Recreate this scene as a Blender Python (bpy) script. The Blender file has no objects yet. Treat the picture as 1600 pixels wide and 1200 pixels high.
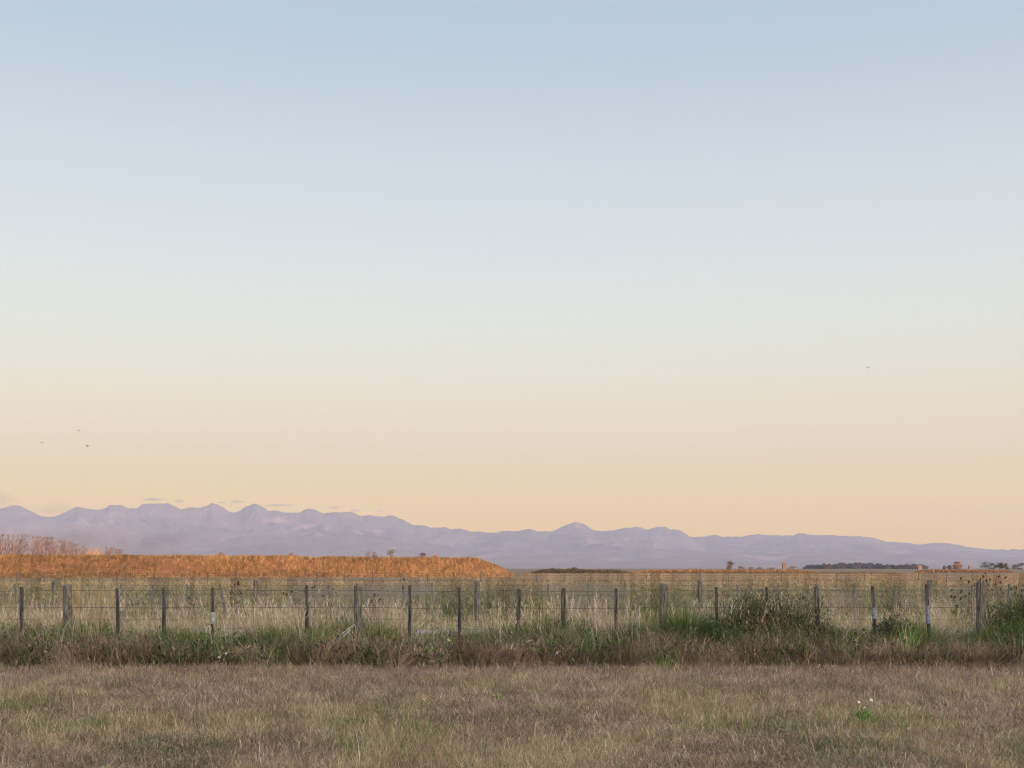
import bpy, math, random
import numpy as np
from mathutils import Vector

# ------------------------------------------------------------------ set-up
S = bpy.context.scene
COL = S.collection
F = 2000.0            # focal length in photo pixels (photo is 1600 wide)
HZ = 888.0            # image row of the true horizon
EYE = 1.5
rng = np.random.default_rng(7)
random.seed(7)

cam_d = bpy.data.cameras.new("camera")
cam_d.lens = 36 * F / 1600
cam_d.sensor_width = 36
cam_d.shift_y = (HZ - 600) / 1600
cam_d.clip_start = 0.1
cam_d.clip_end = 120000
cam = bpy.data.objects.new("camera", cam_d)
cam.location = (0, 0, EYE)
cam.rotation_euler = (math.radians(90), 0, 0)
COL.objects.link(cam)
S.camera = cam

SUN_EL = math.radians(2.6)
SUN_AZ = math.radians(145)      # clockwise from +Y: low, behind the camera and to the right
sunv = Vector((math.sin(SUN_AZ) * math.cos(SUN_EL), math.cos(SUN_AZ) * math.cos(SUN_EL), math.sin(SUN_EL)))

W = bpy.data.worlds.new("World")
S.world = W
W.use_nodes = True
wn, wl = W.node_tree.nodes, W.node_tree.links
wn.clear()
wout = wn.new("ShaderNodeOutputWorld")
bg = wn.new("ShaderNodeBackground")
bg2 = wn.new("ShaderNodeBackground")
addn = wn.new("ShaderNodeAddShader")
sky = wn.new("ShaderNodeTexSky")
sky.sky_type = 'NISHITA'
sky.sun_disc = False
sky.sun_elevation = SUN_EL
sky.sun_rotation = SUN_AZ
sky.altitude = 10
sky.air_density = 1.0
sky.dust_density = 1.5
sky.ozone_density = 1.0
bg.inputs[1].default_value = 0.05
wl.new(sky.outputs[0], bg.inputs[0])
tc = wn.new("ShaderNodeTexCoord")
sx = wn.new("ShaderNodeSeparateXYZ")
wl.new(tc.outputs["Generated"], sx.inputs[0])
ramp = wn.new("ShaderNodeValToRGB")
ramp.color_ramp.interpolation = 'B_SPLINE'
SKY_STOPS = [(0.0000, (0.658, 0.385, 0.000)), (0.0440, (0.658, 0.385, 0.000)), (0.0738, (0.377, 0.327, 0.172)), (0.1084, (0.430, 0.342, 0.237)), (0.1620, (0.371, 0.382, 0.323)), (0.2370, (0.341, 0.363, 0.376)), (0.3250, (0.258, 0.304, 0.334)), (0.4050, (0.210, 0.263, 0.317)), (0.7000, (0.180, 0.230, 0.350)), (1.0000, (0.160, 0.220, 0.350))]
el = ramp.color_ramp.elements
while len(el) < len(SKY_STOPS):
    el.new(0.5)
for e_, (p_, c_) in zip(el, SKY_STOPS):
    e_.position = p_
for i, (p_, c_) in enumerate(SKY_STOPS):
    el[i].position = p_
    el[i].color = (*c_, 1)
wl.new(sx.outputs[2], ramp.inputs[0])
wl.new(ramp.outputs[0], bg2.inputs[0])
bg2.inputs[1].default_value = 1.8
wl.new(bg.outputs[0], addn.inputs[0])
wl.new(bg2.outputs[0], addn.inputs[1])
# the bright western sky round the setting sun, behind the camera
dt = wn.new("ShaderNodeVectorMath"); dt.operation = 'DOT_PRODUCT'; dt.inputs[1].default_value = sunv
wl.new(tc.outputs["Generated"], dt.inputs[0])
mxn = wn.new("ShaderNodeMath"); mxn.operation = 'MAXIMUM'; mxn.inputs[1].default_value = 0.0
wl.new(dt.outputs["Value"], mxn.inputs[0])
pw = wn.new("ShaderNodeMath"); pw.operation = 'POWER'; pw.inputs[1].default_value = 1.6
wl.new(mxn.outputs[0], pw.inputs[0])
gl = wn.new("ShaderNodeMath"); gl.operation = 'MULTIPLY'; gl.inputs[1].default_value = 3.4
wl.new(pw.outputs[0], gl.inputs[0])
bg3 = wn.new("ShaderNodeBackground"); bg3.inputs[0].default_value = (1.0, 0.88, 0.76, 1)
wl.new(gl.outputs[0], bg3.inputs[1])
add2 = wn.new("ShaderNodeAddShader")
wl.new(addn.outputs[0], add2.inputs[0]); wl.new(bg3.outputs[0], add2.inputs[1])
wl.new(add2.outputs[0], wout.inputs[0])
W.cycles.sampling_method = 'AUTOMATIC'

sd = bpy.data.lights.new("sun", 'SUN')
sd.energy = 5.0
sd.angle = math.radians(0.5)
sd.color = (1.0, 0.465, 0.185)
so = bpy.data.objects.new("sun", sd)
so.rotation_euler = sunv.to_track_quat('Z', 'Y').to_euler()
COL.objects.link(so)

S.view_settings.view_transform = 'Standard'
S.view_settings.look = 'None'
S.view_settings.exposure = 0.12
S.view_settings.gamma = 1.0
S.render.engine = 'CYCLES'
S.cycles.use_denoising = True
S.cycles.max_bounces = 5
S.cycles.diffuse_bounces = 3
S.cycles.transparent_max_bounces = 8
S.cycles.volume_bounces = 0
S.cycles.filter_width = 1.2

# ------------------------------------------------------------------ helpers
def PX(px, Y): return (px - 800.0) / F * Y
def PZ(py, Y): return EYE - (py - HZ) / F * Y

def props(o, label=None, cat=None, group=None, kind=None):
    if label: o["label"] = label
    if cat: o["category"] = cat
    if group: o["group"] = group
    if kind: o["kind"] = kind
    return o

def empty(name, loc=(0, 0, 0)):
    o = bpy.data.objects.new(name, None)
    o.location = loc
    COL.objects.link(o)
    return o

def link(name, me, parent=None, loc=None):
    o = bpy.data.objects.new(name, me)
    if loc is not None: o.location = loc
    if parent: o.parent = parent
    COL.objects.link(o)
    return o

def tri_mesh(name, V, T, mat, col=None, smooth=False):
    V = np.ascontiguousarray(V, dtype=np.float32); T = np.ascontiguousarray(T, dtype=np.int32)
    me = bpy.data.meshes.new(name)
    me.vertices.add(len(V)); me.vertices.foreach_set("co", V.ravel())
    me.loops.add(T.size); me.loops.foreach_set("vertex_index", T.ravel())
    me.polygons.add(len(T))
    me.polygons.foreach_set("loop_start", np.arange(0, T.size, 3, dtype=np.int32))
    me.polygons.foreach_set("loop_total", np.full(len(T), 3, dtype=np.int32))
    if smooth: me.polygons.foreach_set("use_smooth", np.ones(len(T), dtype=bool))
    if col is not None:
        a = me.color_attributes.new("col", 'FLOAT_COLOR', 'POINT')
        c = np.ones((len(V), 4), dtype=np.float32); c[:, :3] = col
        a.data.foreach_set("color", c.ravel())
    me.update(calc_edges=True)
    me.materials.append(mat)
    return me

def _h(i, j, seed):
    i = i.astype(np.int64); j = j.astype(np.int64)
    n = (i * 374761393 + j * 668265263 + seed * 1274126177) & 0x7fffffff
    n = ((n ^ (n >> 13)) * 1103515245 + 12345) & 0x7fffffff
    n = (n ^ (n >> 16)) & 0xffff
    return n / 65535.0

def vn(x, y, seed=0):
    x = np.asarray(x, dtype=float); y = np.asarray(y, dtype=float)
    i = np.floor(x); j = np.floor(y); f = x - i; g = y - j
    f = f * f * (3 - 2 * f); g = g * g * (3 - 2 * g)
    a = _h(i, j, seed); b = _h(i + 1, j, seed); c = _h(i, j + 1, seed); d = _h(i + 1, j + 1, seed)
    return (a * (1 - f) + b * f) * (1 - g) + (c * (1 - f) + d * f) * g

def fbm(x, y, seed=0, o=4):
    r = 0; a = 0.5; t = 0
    for k in range(o):
        r = r + a * vn(np.asarray(x) * 2 ** k, np.asarray(y) * 2 ** k, seed + k * 17); t += a; a *= 0.55
    return r / t

# ------------------------------------------------------------------ materials
def mat_new(name):
    m = bpy.data.materials.new(name); m.use_nodes = True
    m.node_tree.nodes.clear()
    return m, m.node_tree.nodes, m.node_tree.links

def leaf_mat(name, transl=0.3, rough=0.9):
    m, n, l = mat_new(name)
    out = n.new("ShaderNodeOutputMaterial")
    at = n.new("ShaderNodeAttribute"); at.attribute_name = "col"
    p = n.new("ShaderNodeBsdfPrincipled"); p.inputs["Roughness"].default_value = rough
    p.inputs["Specular IOR Level"].default_value = 0.15
    t = n.new("ShaderNodeBsdfTranslucent")
    mx = n.new("ShaderNodeMixShader"); mx.inputs[0].default_value = transl
    l.new(at.outputs["Color"], p.inputs["Base Color"]); l.new(at.outputs["Color"], t.inputs[0])
    l.new(p.outputs[0], mx.inputs[1]); l.new(t.outputs[0], mx.inputs[2]); l.new(mx.outputs[0], out.inputs[0])
    return m

def noise_mat(name, stops, scale=(1, 1, 1), rough=0.9, nscale=5.0, detail=6, bump=0.0, coord="Object", spec=0.2):
    m, n, l = mat_new(name)
    out = n.new("ShaderNodeOutputMaterial")
    p = n.new("ShaderNodeBsdfPrincipled"); p.inputs["Roughness"].default_value = rough
    p.inputs["Specular IOR Level"].default_value = spec
    c = n.new("ShaderNodeTexCoord"); mp = n.new("ShaderNodeMapping"); mp.inputs["Scale"].default_value = scale
    no = n.new("ShaderNodeTexNoise"); no.inputs["Scale"].default_value = nscale; no.inputs["Detail"].default_value = detail
    no.inputs["Roughness"].default_value = 0.65
    r = n.new("ShaderNodeValToRGB")
    e = r.color_ramp.elements
    while len(e) < len(stops): e.new(0.5)
    for i, (q, cc) in enumerate(stops):
        e[i].position = q; e[i].color = (*cc, 1)
    l.new(c.outputs[coord], mp.inputs[0]); l.new(mp.outputs[0], no.inputs[0]); l.new(no.outputs[0], r.inputs[0])
    l.new(r.outputs[0], p.inputs["Base Color"])
    if bump:
        b = n.new("ShaderNodeBump"); b.inputs["Strength"].default_value = bump; b.inputs["Distance"].default_value = 0.02
        l.new(no.outputs[0], b.inputs["Height"]); l.new(b.outputs[0], p.inputs["Normal"])
    l.new(p.outputs[0], out.inputs[0])
    return m

M_GRASS = leaf_mat("dry_grass", 0.3)
M_LEAF = leaf_mat("leaves", 0.2)
M_GROUND = noise_mat("field_soil", [(0.30, (0.10, 0.08, 0.05)), (0.50, (0.18, 0.14, 0.09)), (0.70, (0.14, 0.13, 0.07))], nscale=0.35, detail=10)
M_BANK = noise_mat("bank_turf", [(0.35, (0.12, 0.06, 0.03)), (0.65, (0.24, 0.12, 0.06))], nscale=0.6, detail=8)
M_ROAD = noise_mat("road_seal", [(0.35, (0.20, 0.20, 0.225)), (0.65, (0.30, 0.30, 0.33))], nscale=6, detail=6, rough=0.75)
M_ROCK = noise_mat("mountain_cover", [(0.35, (0.13, 0.10, 0.085)), (0.55, (0.17, 0.13, 0.11)), (0.66, (0.30, 0.21, 0.17))], nscale=0.0014, detail=12)
M_POST = noise_mat("weathered_post", [(0.36, (0.03, 0.025, 0.022)), (0.5, (0.13, 0.11, 0.095)), (0.62, (0.27, 0.245, 0.21))], scale=(1, 1, 0.05), nscale=105, bump=0.7)
M_BATTEN = noise_mat("dark_batten", [(0.38, (0.018, 0.016, 0.018)), (0.52, (0.085, 0.077, 0.073)), (0.64, (0.22, 0.205, 0.19))], scale=(1, 1, 0.07), nscale=30, bump=0.9)
M_GREY = noise_mat("silvered_batten", [(0.35, (0.085, 0.088, 0.082)), (0.65, (0.20, 0.20, 0.185))], scale=(1, 1, 0.06), nscale=40, bump=0.4)
M_WIRE = noise_mat("fence_wire", [(0.4, (0.05, 0.045, 0.042)), (0.6, (0.10, 0.085, 0.075))], nscale=9, rough=0.6)
M_SLEEVE = noise_mat("pale_sleeve", [(0.4, (0.12, 0.125, 0.145)), (0.6, (0.26, 0.27, 0.30))], nscale=25, rough=0.5)
M_STAY = noise_mat("bleached_stay", [(0.4, (0.22, 0.23, 0.20)), (0.6, (0.40, 0.41, 0.36))], nscale=20)
M_BARK = noise_mat("bark", [(0.4, (0.10, 0.065, 0.045)), (0.6, (0.19, 0.13, 0.09))], nscale=3)
M_FEATHER = noise_mat("bird_feathers", [(0.4, (0.015, 0.014, 0.014)), (0.6, (0.05, 0.045, 0.04))], nscale=30)
M_WHITE = noise_mat("daisy_petals", [(0.4, (0.78, 0.78, 0.72)), (0.6, (0.85, 0.85, 0.82))], nscale=30)
M_YELLOW = noise_mat("daisy_centre", [(0.4, (0.6, 0.42, 0.05)), (0.6, (0.7, 0.5, 0.08))], nscale=60)
M_SEED = noise_mat("seed_heads", [(0.4, (0.035, 0.02, 0.015)), (0.6, (0.09, 0.05, 0.035))], nscale=60)
M_WALLP = noise_mat("pink_painted_wall", [(0.4, (0.17, 0.12, 0.115)), (0.6, (0.23, 0.16, 0.15))], nscale=2)
M_ROOF = noise_mat("iron_roof", [(0.4, (0.14, 0.12, 0.12)), (0.6, (0.22, 0.19, 0.19))], nscale=3)
M_TOWER = noise_mat("brown_boards", [(0.4, (0.12, 0.08, 0.06)), (0.6, (0.20, 0.13, 0.10))], nscale=3)

# ------------------------------------------------------------------ blades
def blades(base, h, w, az, lean, curve, twist=None):
    """ribbons with five vertices; lean/curve are horizontal offsets of the middle and tip as a share of the height"""
    N = len(base)
    dx, dy = np.cos(az), np.sin(az)
    tw = rng.uniform(0, np.pi, N) if twist is None else twist
    wx, wy = np.cos(tw) * w * 0.5, np.sin(tw) * w * 0.5
    V = np.zeros((N, 5, 3), dtype=np.float32)
    mo = lean * h * 0.5; to = (lean + curve) * h
    mz = h * 0.55; tz = h * np.sqrt(np.clip(1 - 0.45 * (lean + curve) ** 2, 0.05, 1))
    V[:, 0] = base + np.stack([-wx, -wy, np.zeros(N)], 1)
    V[:, 1] = base + np.stack([wx, wy, np.zeros(N)], 1)
    mid = base + np.stack([dx * mo, dy * mo, mz], 1)
    V[:, 2] = mid + np.stack([wx * .8, wy * .8, np.zeros(N)], 1)
    V[:, 3] = mid + np.stack([-wx * .8, -wy * .8, np.zeros(N)], 1)
    V[:, 4] = base + np.stack([dx * to, dy * to, tz], 1)
    t = np.array([[0, 1, 2], [0, 2, 3], [3, 2, 4]])
    T = (np.arange(N)[:, None, None] * 5 + t[None]).reshape(-1, 3)
    return V.reshape(-1, 3), T, V[:, 4].copy()

def seed_heads(tips, length, w, n_each, lean_az, droop):
    """a panicle: several slivers round the top of each stalk"""
    N = len(tips)
    b = np.repeat(tips, n_each, 0)
    L = np.repeat(length, n_each)
    b = b - np.stack([np.zeros(len(b)), np.zeros(len(b)), rng.uniform(0, 1, len(b)) * L], 1)
    az = rng.uniform(0, 2 * np.pi, len(b))
    k = rng.uniform(0.3, 1.1, len(b))
    return blades(b, L * rng.uniform(.3, .6, len(b)), np.full(len(b), w), az, k * .5, k * .5)

class Acc:
    def __init__(s): s.V = []; s.T = []; s.C = []; s.n = 0
    def add(s, V, T, C, per):
        s.V.append(V); s.T.append(T + s.n); s.C.append(np.repeat(C, per, 0)); s.n += len(V)
    def mesh(s, name, mat): return tri_mesh(name, np.concatenate(s.V), np.concatenate(s.T), mat, np.concatenate(s.C))

def tint(base, n, v=0.22, hv=0.07):
    """per-blade colour: base colour with its own value and hue scatter"""
    b = np.asarray(base, dtype=float)
    if b.ndim == 1: b = np.tile(b, (n, 1))
    k = np.exp(rng.normal(0, v, n))[:, None]
    return np.clip(b * k * (1 + rng.normal(0, hv, (n, 3))), 0.008, 0.85)

STRAW = np.array((0.47, 0.365, 0.205)); PALE = np.array((0.60, 0.51, 0.38)); MAUVE = np.array((0.33, 0.23, 0.175))
BROWN = np.array((0.20, 0.145, 0.10)); GREEN = np.array((0.10, 0.155, 0.038)); LIME = np.array((0.21, 0.26, 0.08))
DKGREEN = np.array((0.055, 0.085, 0.035)); OLIVE = np.array((0.24, 0.23, 0.12))

def pick(weights, cols):
    """weights: N x K, cols: K x 3"""
    w = weights / weights.sum(1, keepdims=True)
    c = np.cumsum(w, 1); r = rng.uniform(0, 1, len(w))[:, None]
    return np.asarray(cols)[(r > c).sum(1).clip(0, len(cols) - 1)]

# ------------------------------------------------------------------ ground, road
def grid_obj(name, xs, ys, zf, mat, smooth=True):
    X, Y = np.meshgrid(xs, ys); Z = zf(X, Y)
    V = np.stack([X.ravel(), Y.ravel(), Z.ravel()], 1)
    nx, ny = len(xs), len(ys)
    i = (np.arange(ny - 1)[:, None] * nx + np.arange(nx - 1)[None]).ravel()
    T = np.concatenate([np.stack([i, i + 1, i + nx + 1], 1), np.stack([i, i + nx + 1, i + nx], 1)])
    return tri_mesh(name, V, T, mat, smooth=smooth)

def ground_z(x, y):
    x = np.asarray(x, float); y = np.asarray(y, float)
    z = 0.05 * (fbm(x * 0.35, y * 0.35, 3, 3) - 0.5)
    z = z + 0.20 * np.exp(-((y - 25.6) / 1.9) ** 4)          # road formation
    z = z - 0.10 * np.exp(-((y - 22.4) / 0.9) ** 2)          # shallow table drain
    z = z + 0.06 * np.exp(-((y - 20.4) / 0.9) ** 2)
    z = z - 0.16 * np.exp(-((y - 19.12) / 0.22) ** 2)          # dip added so the foot of the verge falls into shade
    fade = np.clip((400 - y) / 100, 0, 1) * np.clip((np.abs(x) < 250) * 1.0, 0, 1)
    return z * fade

xs = np.concatenate([[-19000, -5000, -1500, -500], np.arange(-260, -20, 10), np.arange(-20, 20.1, 0.5), np.arange(30, 261, 10), [500, 1500, 5000, 19000]])
ys = np.concatenate([[-140, -60, -20], np.arange(0, 34, 0.25), np.arange(34, 60, 2), np.arange(60, 420, 20), [500, 800, 1500, 3000, 8000, 16000, 28000, 34000]])
props(link("ground", grid_obj("ground", xs, ys, ground_z, M_GROUND)), kind="structure")

xs = np.arange(-60, 60.1, 0.5); ys = np.arange(24.9, 26.61, 0.15)
props(link("road", grid_obj("road", xs, ys, lambda x, y: 0.215 + 0.03 * (1 - ((y - 25.75) / 0.9) ** 2) + 0.008 * vn(x * .7, y * .7, 5), M_ROAD)), kind="structure")

# ------------------------------------------------------------------ mountains
PROF = [(-700, 800), (-500, 790), (-330, 800), (-180, 788), (-60, 802), (0, 795), (20, 791), (30, 791), (45, 796), (60, 804), (70, 806), (85, 806), (100, 801), (120, 792), (140, 795), (158, 796), (170, 790), (190, 789), (200, 793), (215, 793), (222, 788), (240, 787), (260, 786), (275, 791), (283, 795), (295, 792), (315, 793), (332, 786.5), (345, 791), (360, 799), (370, 799), (385, 791), (400, 788), (410, 792), (420, 798), (432, 797), (445, 800), (468, 800), (480, 795), (492, 796), (505, 801), (525, 800), (548, 799.5), (565, 806), (580, 804.5), (595, 807), (615, 806), (630, 812), (645, 820), (660, 820), (675, 824), (695, 824), (705, 827), (720, 826), (735, 830), (760, 831), (775, 832), (785, 829.5), (800, 829), (805, 830), (815, 828), (830, 827), (840, 830), (862, 829), (878, 823), (890, 819), (900, 816), (912, 819), (925, 827), (940, 829), (955, 828), (970, 826), (985, 824), (1000, 824), (1012, 827), (1025, 823), (1037, 823), (1050, 827), (1063, 829), (1080, 838), (1100, 838), (1115, 836), (1130, 838), (1160, 838), (1175, 835), (1190, 835), (1210, 836), (1235, 836), (1250, 833), (1275, 836), (1300, 836), (1320, 837), (1345, 838), (1365, 840), (1385, 846), (1415, 847), (1430, 850), (1450, 849), (1470, 848), (1490, 850), (1510, 854), (1530, 856), (1550, 858), (1600, 858), (1700, 860), (1900, 856), (2300, 862)]
PP = np.array(PROF, float)
us = np.linspace(-0.68, 0.68, 1500)
crest = np.interp(us * F + 800, PP[:, 0], PP[:, 1]); crest = (HZ - crest) / F
crest += .2 * (crest - np.convolve(np.pad(crest, 45, mode='edge'), np.hanning(91) / np.hanning(91).sum(), mode='valid'))
crest += (1 - np.abs(fbm(us * 170, us * 0, 11, 4) * 2 - 1) * 2 - .55) * 0.0005 + (fbm(us * 420, us * 0, 12, 3) - .5) * .0007
D0, D1, DC = 15000.0, 33500.0, 30000.0
ds = np.linspace(D0, D1, 230)
U, D = np.meshgrid(us, ds)
ks = np.hanning(75); ks /= ks.sum()
csm = np.convolve(np.pad(crest, 37, mode='edge'), ks, mode='valid')
wc = np.clip(((D - D0) / (DC - D0) - .72) / .28, 0, 1) ** 2
shift = (fbm(U * 9, D / 3500, 47, 3) - .5) * .05
CR = np.interp(U + shift * (1 - wc), us, csm) * (1 - wc) + crest[None] * wc
CR = np.where(D > DC, crest[None], CR)
X = U * D; Yy = D
t = np.clip((D - D0) / (DC - D0), 0, 1.0)
q1 = fbm(X / 2600 + D / 5200, D / 5200, 21, 5); rid = 1 - np.abs(q1 * 2 - 1) * 2.2
q2 = fbm(X / 1000 - D / 2600, D / 2200, 31, 5); rid2 = 1 - np.abs(q2 * 2 - 1) * 2.0
lo = fbm(X / 5000, D / 4000, 41, 3)
shape = 0.02 + 0.98 * t ** (1.1 + 0.8 * lo)
q3 = fbm(X / 620 + D / 1500, D / 1500, 37, 4); rid3 = 1 - np.abs(q3 * 2 - 1) * 2.2
spur = 0.36 + 0.64 * (0.60 * rid + 0.27 * rid2 + .13 * rid3)
w = np.clip((t - 0.8) / 0.2, 0, 1) ** 1.5
Z = CR * DC * shape * (spur * (1 - w) + w * (0.90 + 0.10 * (.5 * rid2 + .5 * rid3)))
Z = np.minimum(Z, np.minimum(CR, crest[None]) * D * (0.965 + 0.035 * w))
back = np.clip((D - DC) / (D1 - DC), 0, 1)
Z = np.where(D > DC, np.minimum(crest[None] * DC, crest[None] * D) * (1 - back * 1.05), Z)
k = np.argmin(np.abs(ds - DC)); Z[k] = crest * ds[k]
foot = np.clip(t / 0.12, 0, 1)
Z = Z * foot - 4 * (1 - foot) - 3
nx, ny = len(us), len(ds)
i = (np.arange(ny - 1)[:, None] * nx + np.arange(nx - 1)[None]).ravel()
T = np.concatenate([np.stack([i, i + 1, i + nx + 1], 1), np.stack([i, i + nx + 1, i + nx], 1)])
props(link("mountains", tri_mesh("mountains", np.stack([X.ravel(), Yy.ravel(), Z.ravel()], 1), T, M_ROCK, smooth=True)), kind="structure")

# ------------------------------------------------------------------ stop bank
def bank_base(x): return np.where(x < -6, 222 + (x + 6) * 0.32, 222)      # Y of the front foot
BX0, BX1 = -190.0, .3
def bank_h(x): return (3.42 - 0.30 * np.clip((x + 60) / 54, 0, 1)) * np.clip((BX1 - x) / 6.6, 0, 1) ** 0.75
def bank_z(x, s):
    """s: metres in from the front foot"""
    H = bank_h(x)
    z = H * np.clip(np.minimum(s / 7.0, (18.5 - s) / 7.0), 0, 1)
    z = z + 0.22 * (fbm(x * .35, s * .35, 55, 4) - .5) * np.clip(z, 0, 1)
    return z
xb = np.concatenate([np.arange(BX0, -10, 1.0), np.arange(-10, BX1 + .01, 0.25)]); sb = np.linspace(-0.6, 19, 44)
XB, SB = np.meshgrid(xb, sb)
V = np.stack([XB.ravel(), (bank_base(XB) + SB).ravel(), (bank_z(XB, SB) - 0.04).ravel()], 1)
nx, ny = len(xb), len(sb)
i = (np.arange(ny - 1)[:, None] * nx + np.arange(nx - 1)[None]).ravel()
T = np.concatenate([np.stack([i, i + 1, i + nx + 1], 1), np.stack([i, i + nx + 1, i + nx], 1)])
props(link("stop_bank", tri_mesh("stop_bank", V, T, M_BANK, smooth=True)), kind="structure")

N = 230000
bx = rng.uniform(-150, BX1, N); bs = rng.uniform(-0.8, 11, N)
clump = fbm(bx * .5, bs * .8, 61, 4)
keep = rng.uniform(0, 1, N) < 0.35 + 0.65 * (clump > 0.42)
bx, bs, clump = bx[keep], bs[keep], clump[keep]; N = len(bx)
h = (0.08 + 0.62 * clump ** 1.3) * rng.uniform(.5, 1.5, N)
base = np.stack([bx, bank_base(bx) + bs, bank_z(bx, bs) - 0.05], 1)
az = rng.uniform(0, 2 * np.pi, N); ln = rng.uniform(.0, .5, N)
V, T, _ = blades(base, h, rng.uniform(.015, .05, N), az, ln, ln * .8)
cn = fbm(bx * .12, bs * .3, 71, 4)
brn_shade = fbm(bx * .045 + 5, bs * .12, 73, 4) + .16 * np.exp(-((bx + 62) / 14) ** 2) * (bs < 5)  # brown patches, plus shade painted in at the bank's lower left
wts = np.stack([np.full(N, .8), 1.6 * np.clip(.75 - brn_shade, 0, 1), 5.5 * np.clip(brn_shade - .46, 0, 1) + .1 + .5 * (bs < .6), 1.0 * np.clip(cn - .5, 0, 1) + .08], 1)
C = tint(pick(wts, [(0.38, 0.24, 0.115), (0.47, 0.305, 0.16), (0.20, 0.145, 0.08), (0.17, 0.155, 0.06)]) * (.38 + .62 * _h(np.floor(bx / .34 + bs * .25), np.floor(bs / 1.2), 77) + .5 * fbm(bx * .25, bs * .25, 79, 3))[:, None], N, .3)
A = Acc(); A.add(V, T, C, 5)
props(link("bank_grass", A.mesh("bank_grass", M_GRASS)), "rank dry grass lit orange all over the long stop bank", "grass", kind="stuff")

# ------------------------------------------------------------------ foreground field
def log_d(n, a, b): return a * (b / a) ** rng.uniform(0, 1, n)
N = 430000
r = rng.uniform(0, 1, N)
d = 1 / ((1 / 8.4) * (1 - r) + (1 / 19.7) * r)                # density ~ 1/d^2 per depth
u = rng.uniform(-0.47, 0.47, N)
x = u * d
edge = 19.15 - 0.3 * (u + .4) + 0.34 * (fbm(x * 1.1, x * 0, 9, 4) - .5)
keep = d < edge - .12
d, x, u = d[keep], x[keep], u[keep]; N = len(d)
pn = fbm(x * .55 + 3, d * .42, 81, 4); gn = fbm(x * .8, d * .33, 91, 4); fn = fbm(x * 4, d * 2.5, 99, 3)
cellr = _h(np.floor(x / .10 + 40 * fn), np.floor(d / .22 + 7 * pn), 401); cell2 = _h(np.floor(x / .32 + 3 * pn), np.floor(d / .5), 402)
farb = np.clip((d - 14.2) / 3.0, 0, 1)
tall = np.clip((pn - .45) * 3, 0, 1)
kind = rng.uniform(0, 1, N)
lying = kind < .52
h = np.where(lying, rng.uniform(.05, .11, N), rng.uniform(.06, .15, N) * (0.75 + .6 * tall))
h = h * np.where(kind > .965, 1.9, 1.0) * (.35 + .9 * fn + .45 * cellr)
z0 = np.where(lying, rng.uniform(.0, .06, N), -.01)
base = np.stack([x, d, ground_z(x, d) + z0], 1)
az = rng.uniform(0, 2 * np.pi, N)
ln = np.where(lying, rng.uniform(.6, 1.1, N), rng.uniform(.05, .5, N))
V, T, tips = blades(base, h, rng.uniform(.002, .0045, N) * np.where(lying, 1.2, 1), az, ln, ln * rng.uniform(.2, 1, N))
straw_w = .38 + 2.6 * np.clip(pn - .45, 0, 1) - .3 * farb
ppx = x / d * F + 800
gp = sum(np.exp(-((ppx - a) / b) ** 2 - ((d - c) / e) ** 2) * k_ for a, b, c, e, k_ in [(30, 45, 13.4, .5, 1.3), (95, 55, 11.7, .35, 2.2), (150, 25, 11.8, .3, 1.5), (560, 60, 11.9, .4, 1.2), (660, 35, 11.0, .5, 1.5), (560, 50, 10.3, .5, 1.0), (620, 40, 13.2, .5, .7), (1140, 60, 11.5, .5, .7), (1235, 30, 11.6, .4, 1.0), (1330, 90, 10.2, .5, .8), (870, 40, 12.6, .4, .6), (240, 90, 10.1, .6, .7), (1590, 30, 10.0, .5, 1.0)])
green_w = .04 + 3.0 * np.clip(gn - .6, 0, 1) * (1 - .8 * farb) + 1.6 * gp
lime_w = .04 + 1.6 * np.clip(pn - .52, 0, 1)
wts = np.stack([np.clip(straw_w, .1, 9), .55 + .65 * farb + 1.8 * np.clip(.5 - pn, 0, 1), .36 + .2 * farb + 1.0 * np.clip(.5 - pn, 0, 1) + 1.2 * np.clip(.5 - fn, 0, 1), green_w, lime_w, np.full(N, .13)], 1)
C = tint(pick(wts, [STRAW, MAUVE, BROWN, GREEN, LIME, PALE]) * (.38 + .62 * cellr + .55 * cell2)[:, None], N, .28)
A = Acc(); A.add(V, T, C, 5)
m = (~lying) & (rng.uniform(0, 1, N) < .16)
V, T, _ = seed_heads(tips[m], h[m] * .45, .0035, 3, None, None)
C2 = tint(np.where(rng.uniform(0, 1, m.sum())[:, None] < .6, MAUVE * 1.15, STRAW * 1.05), m.sum(), .2)
A.add(V, T, np.repeat(C2, 3, 0), 5)
props(link("field_grass", A.mesh("field_grass", M_GRASS)), "short brown and straw dry grass of the near field", "grass", kind="stuff")

# ------------------------------------------------------------------ long verge grass along the near fence
VT = np.array([(-200, 985), (0, 984), (60, 986), (95, 990), (130, 984), (180, 990), (230, 1000), (270, 990), (330, 1000), (370, 1003), (410, 990), (470, 982), (520, 985), (570, 975), (610, 990), (660, 996), (700, 1005), (760, 998), (820, 992), (870, 975), (910, 980), (940, 1000), (980, 985), (1030, 985), (1055, 972), (1100, 984), (1125, 1000), (1150, 985), (1190, 980), (1235, 982), (1265, 990), (1300, 992), (1350, 995), (1380, 990), (1400, 985), (1450, 984), (1480, 1005), (1530, 1000), (1555, 985), (1580, 980), (1620, 975), (1800, 985)], float)
def vtop(px): return np.interp(px, VT[:, 0], VT[:, 1])
A = Acc()
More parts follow.
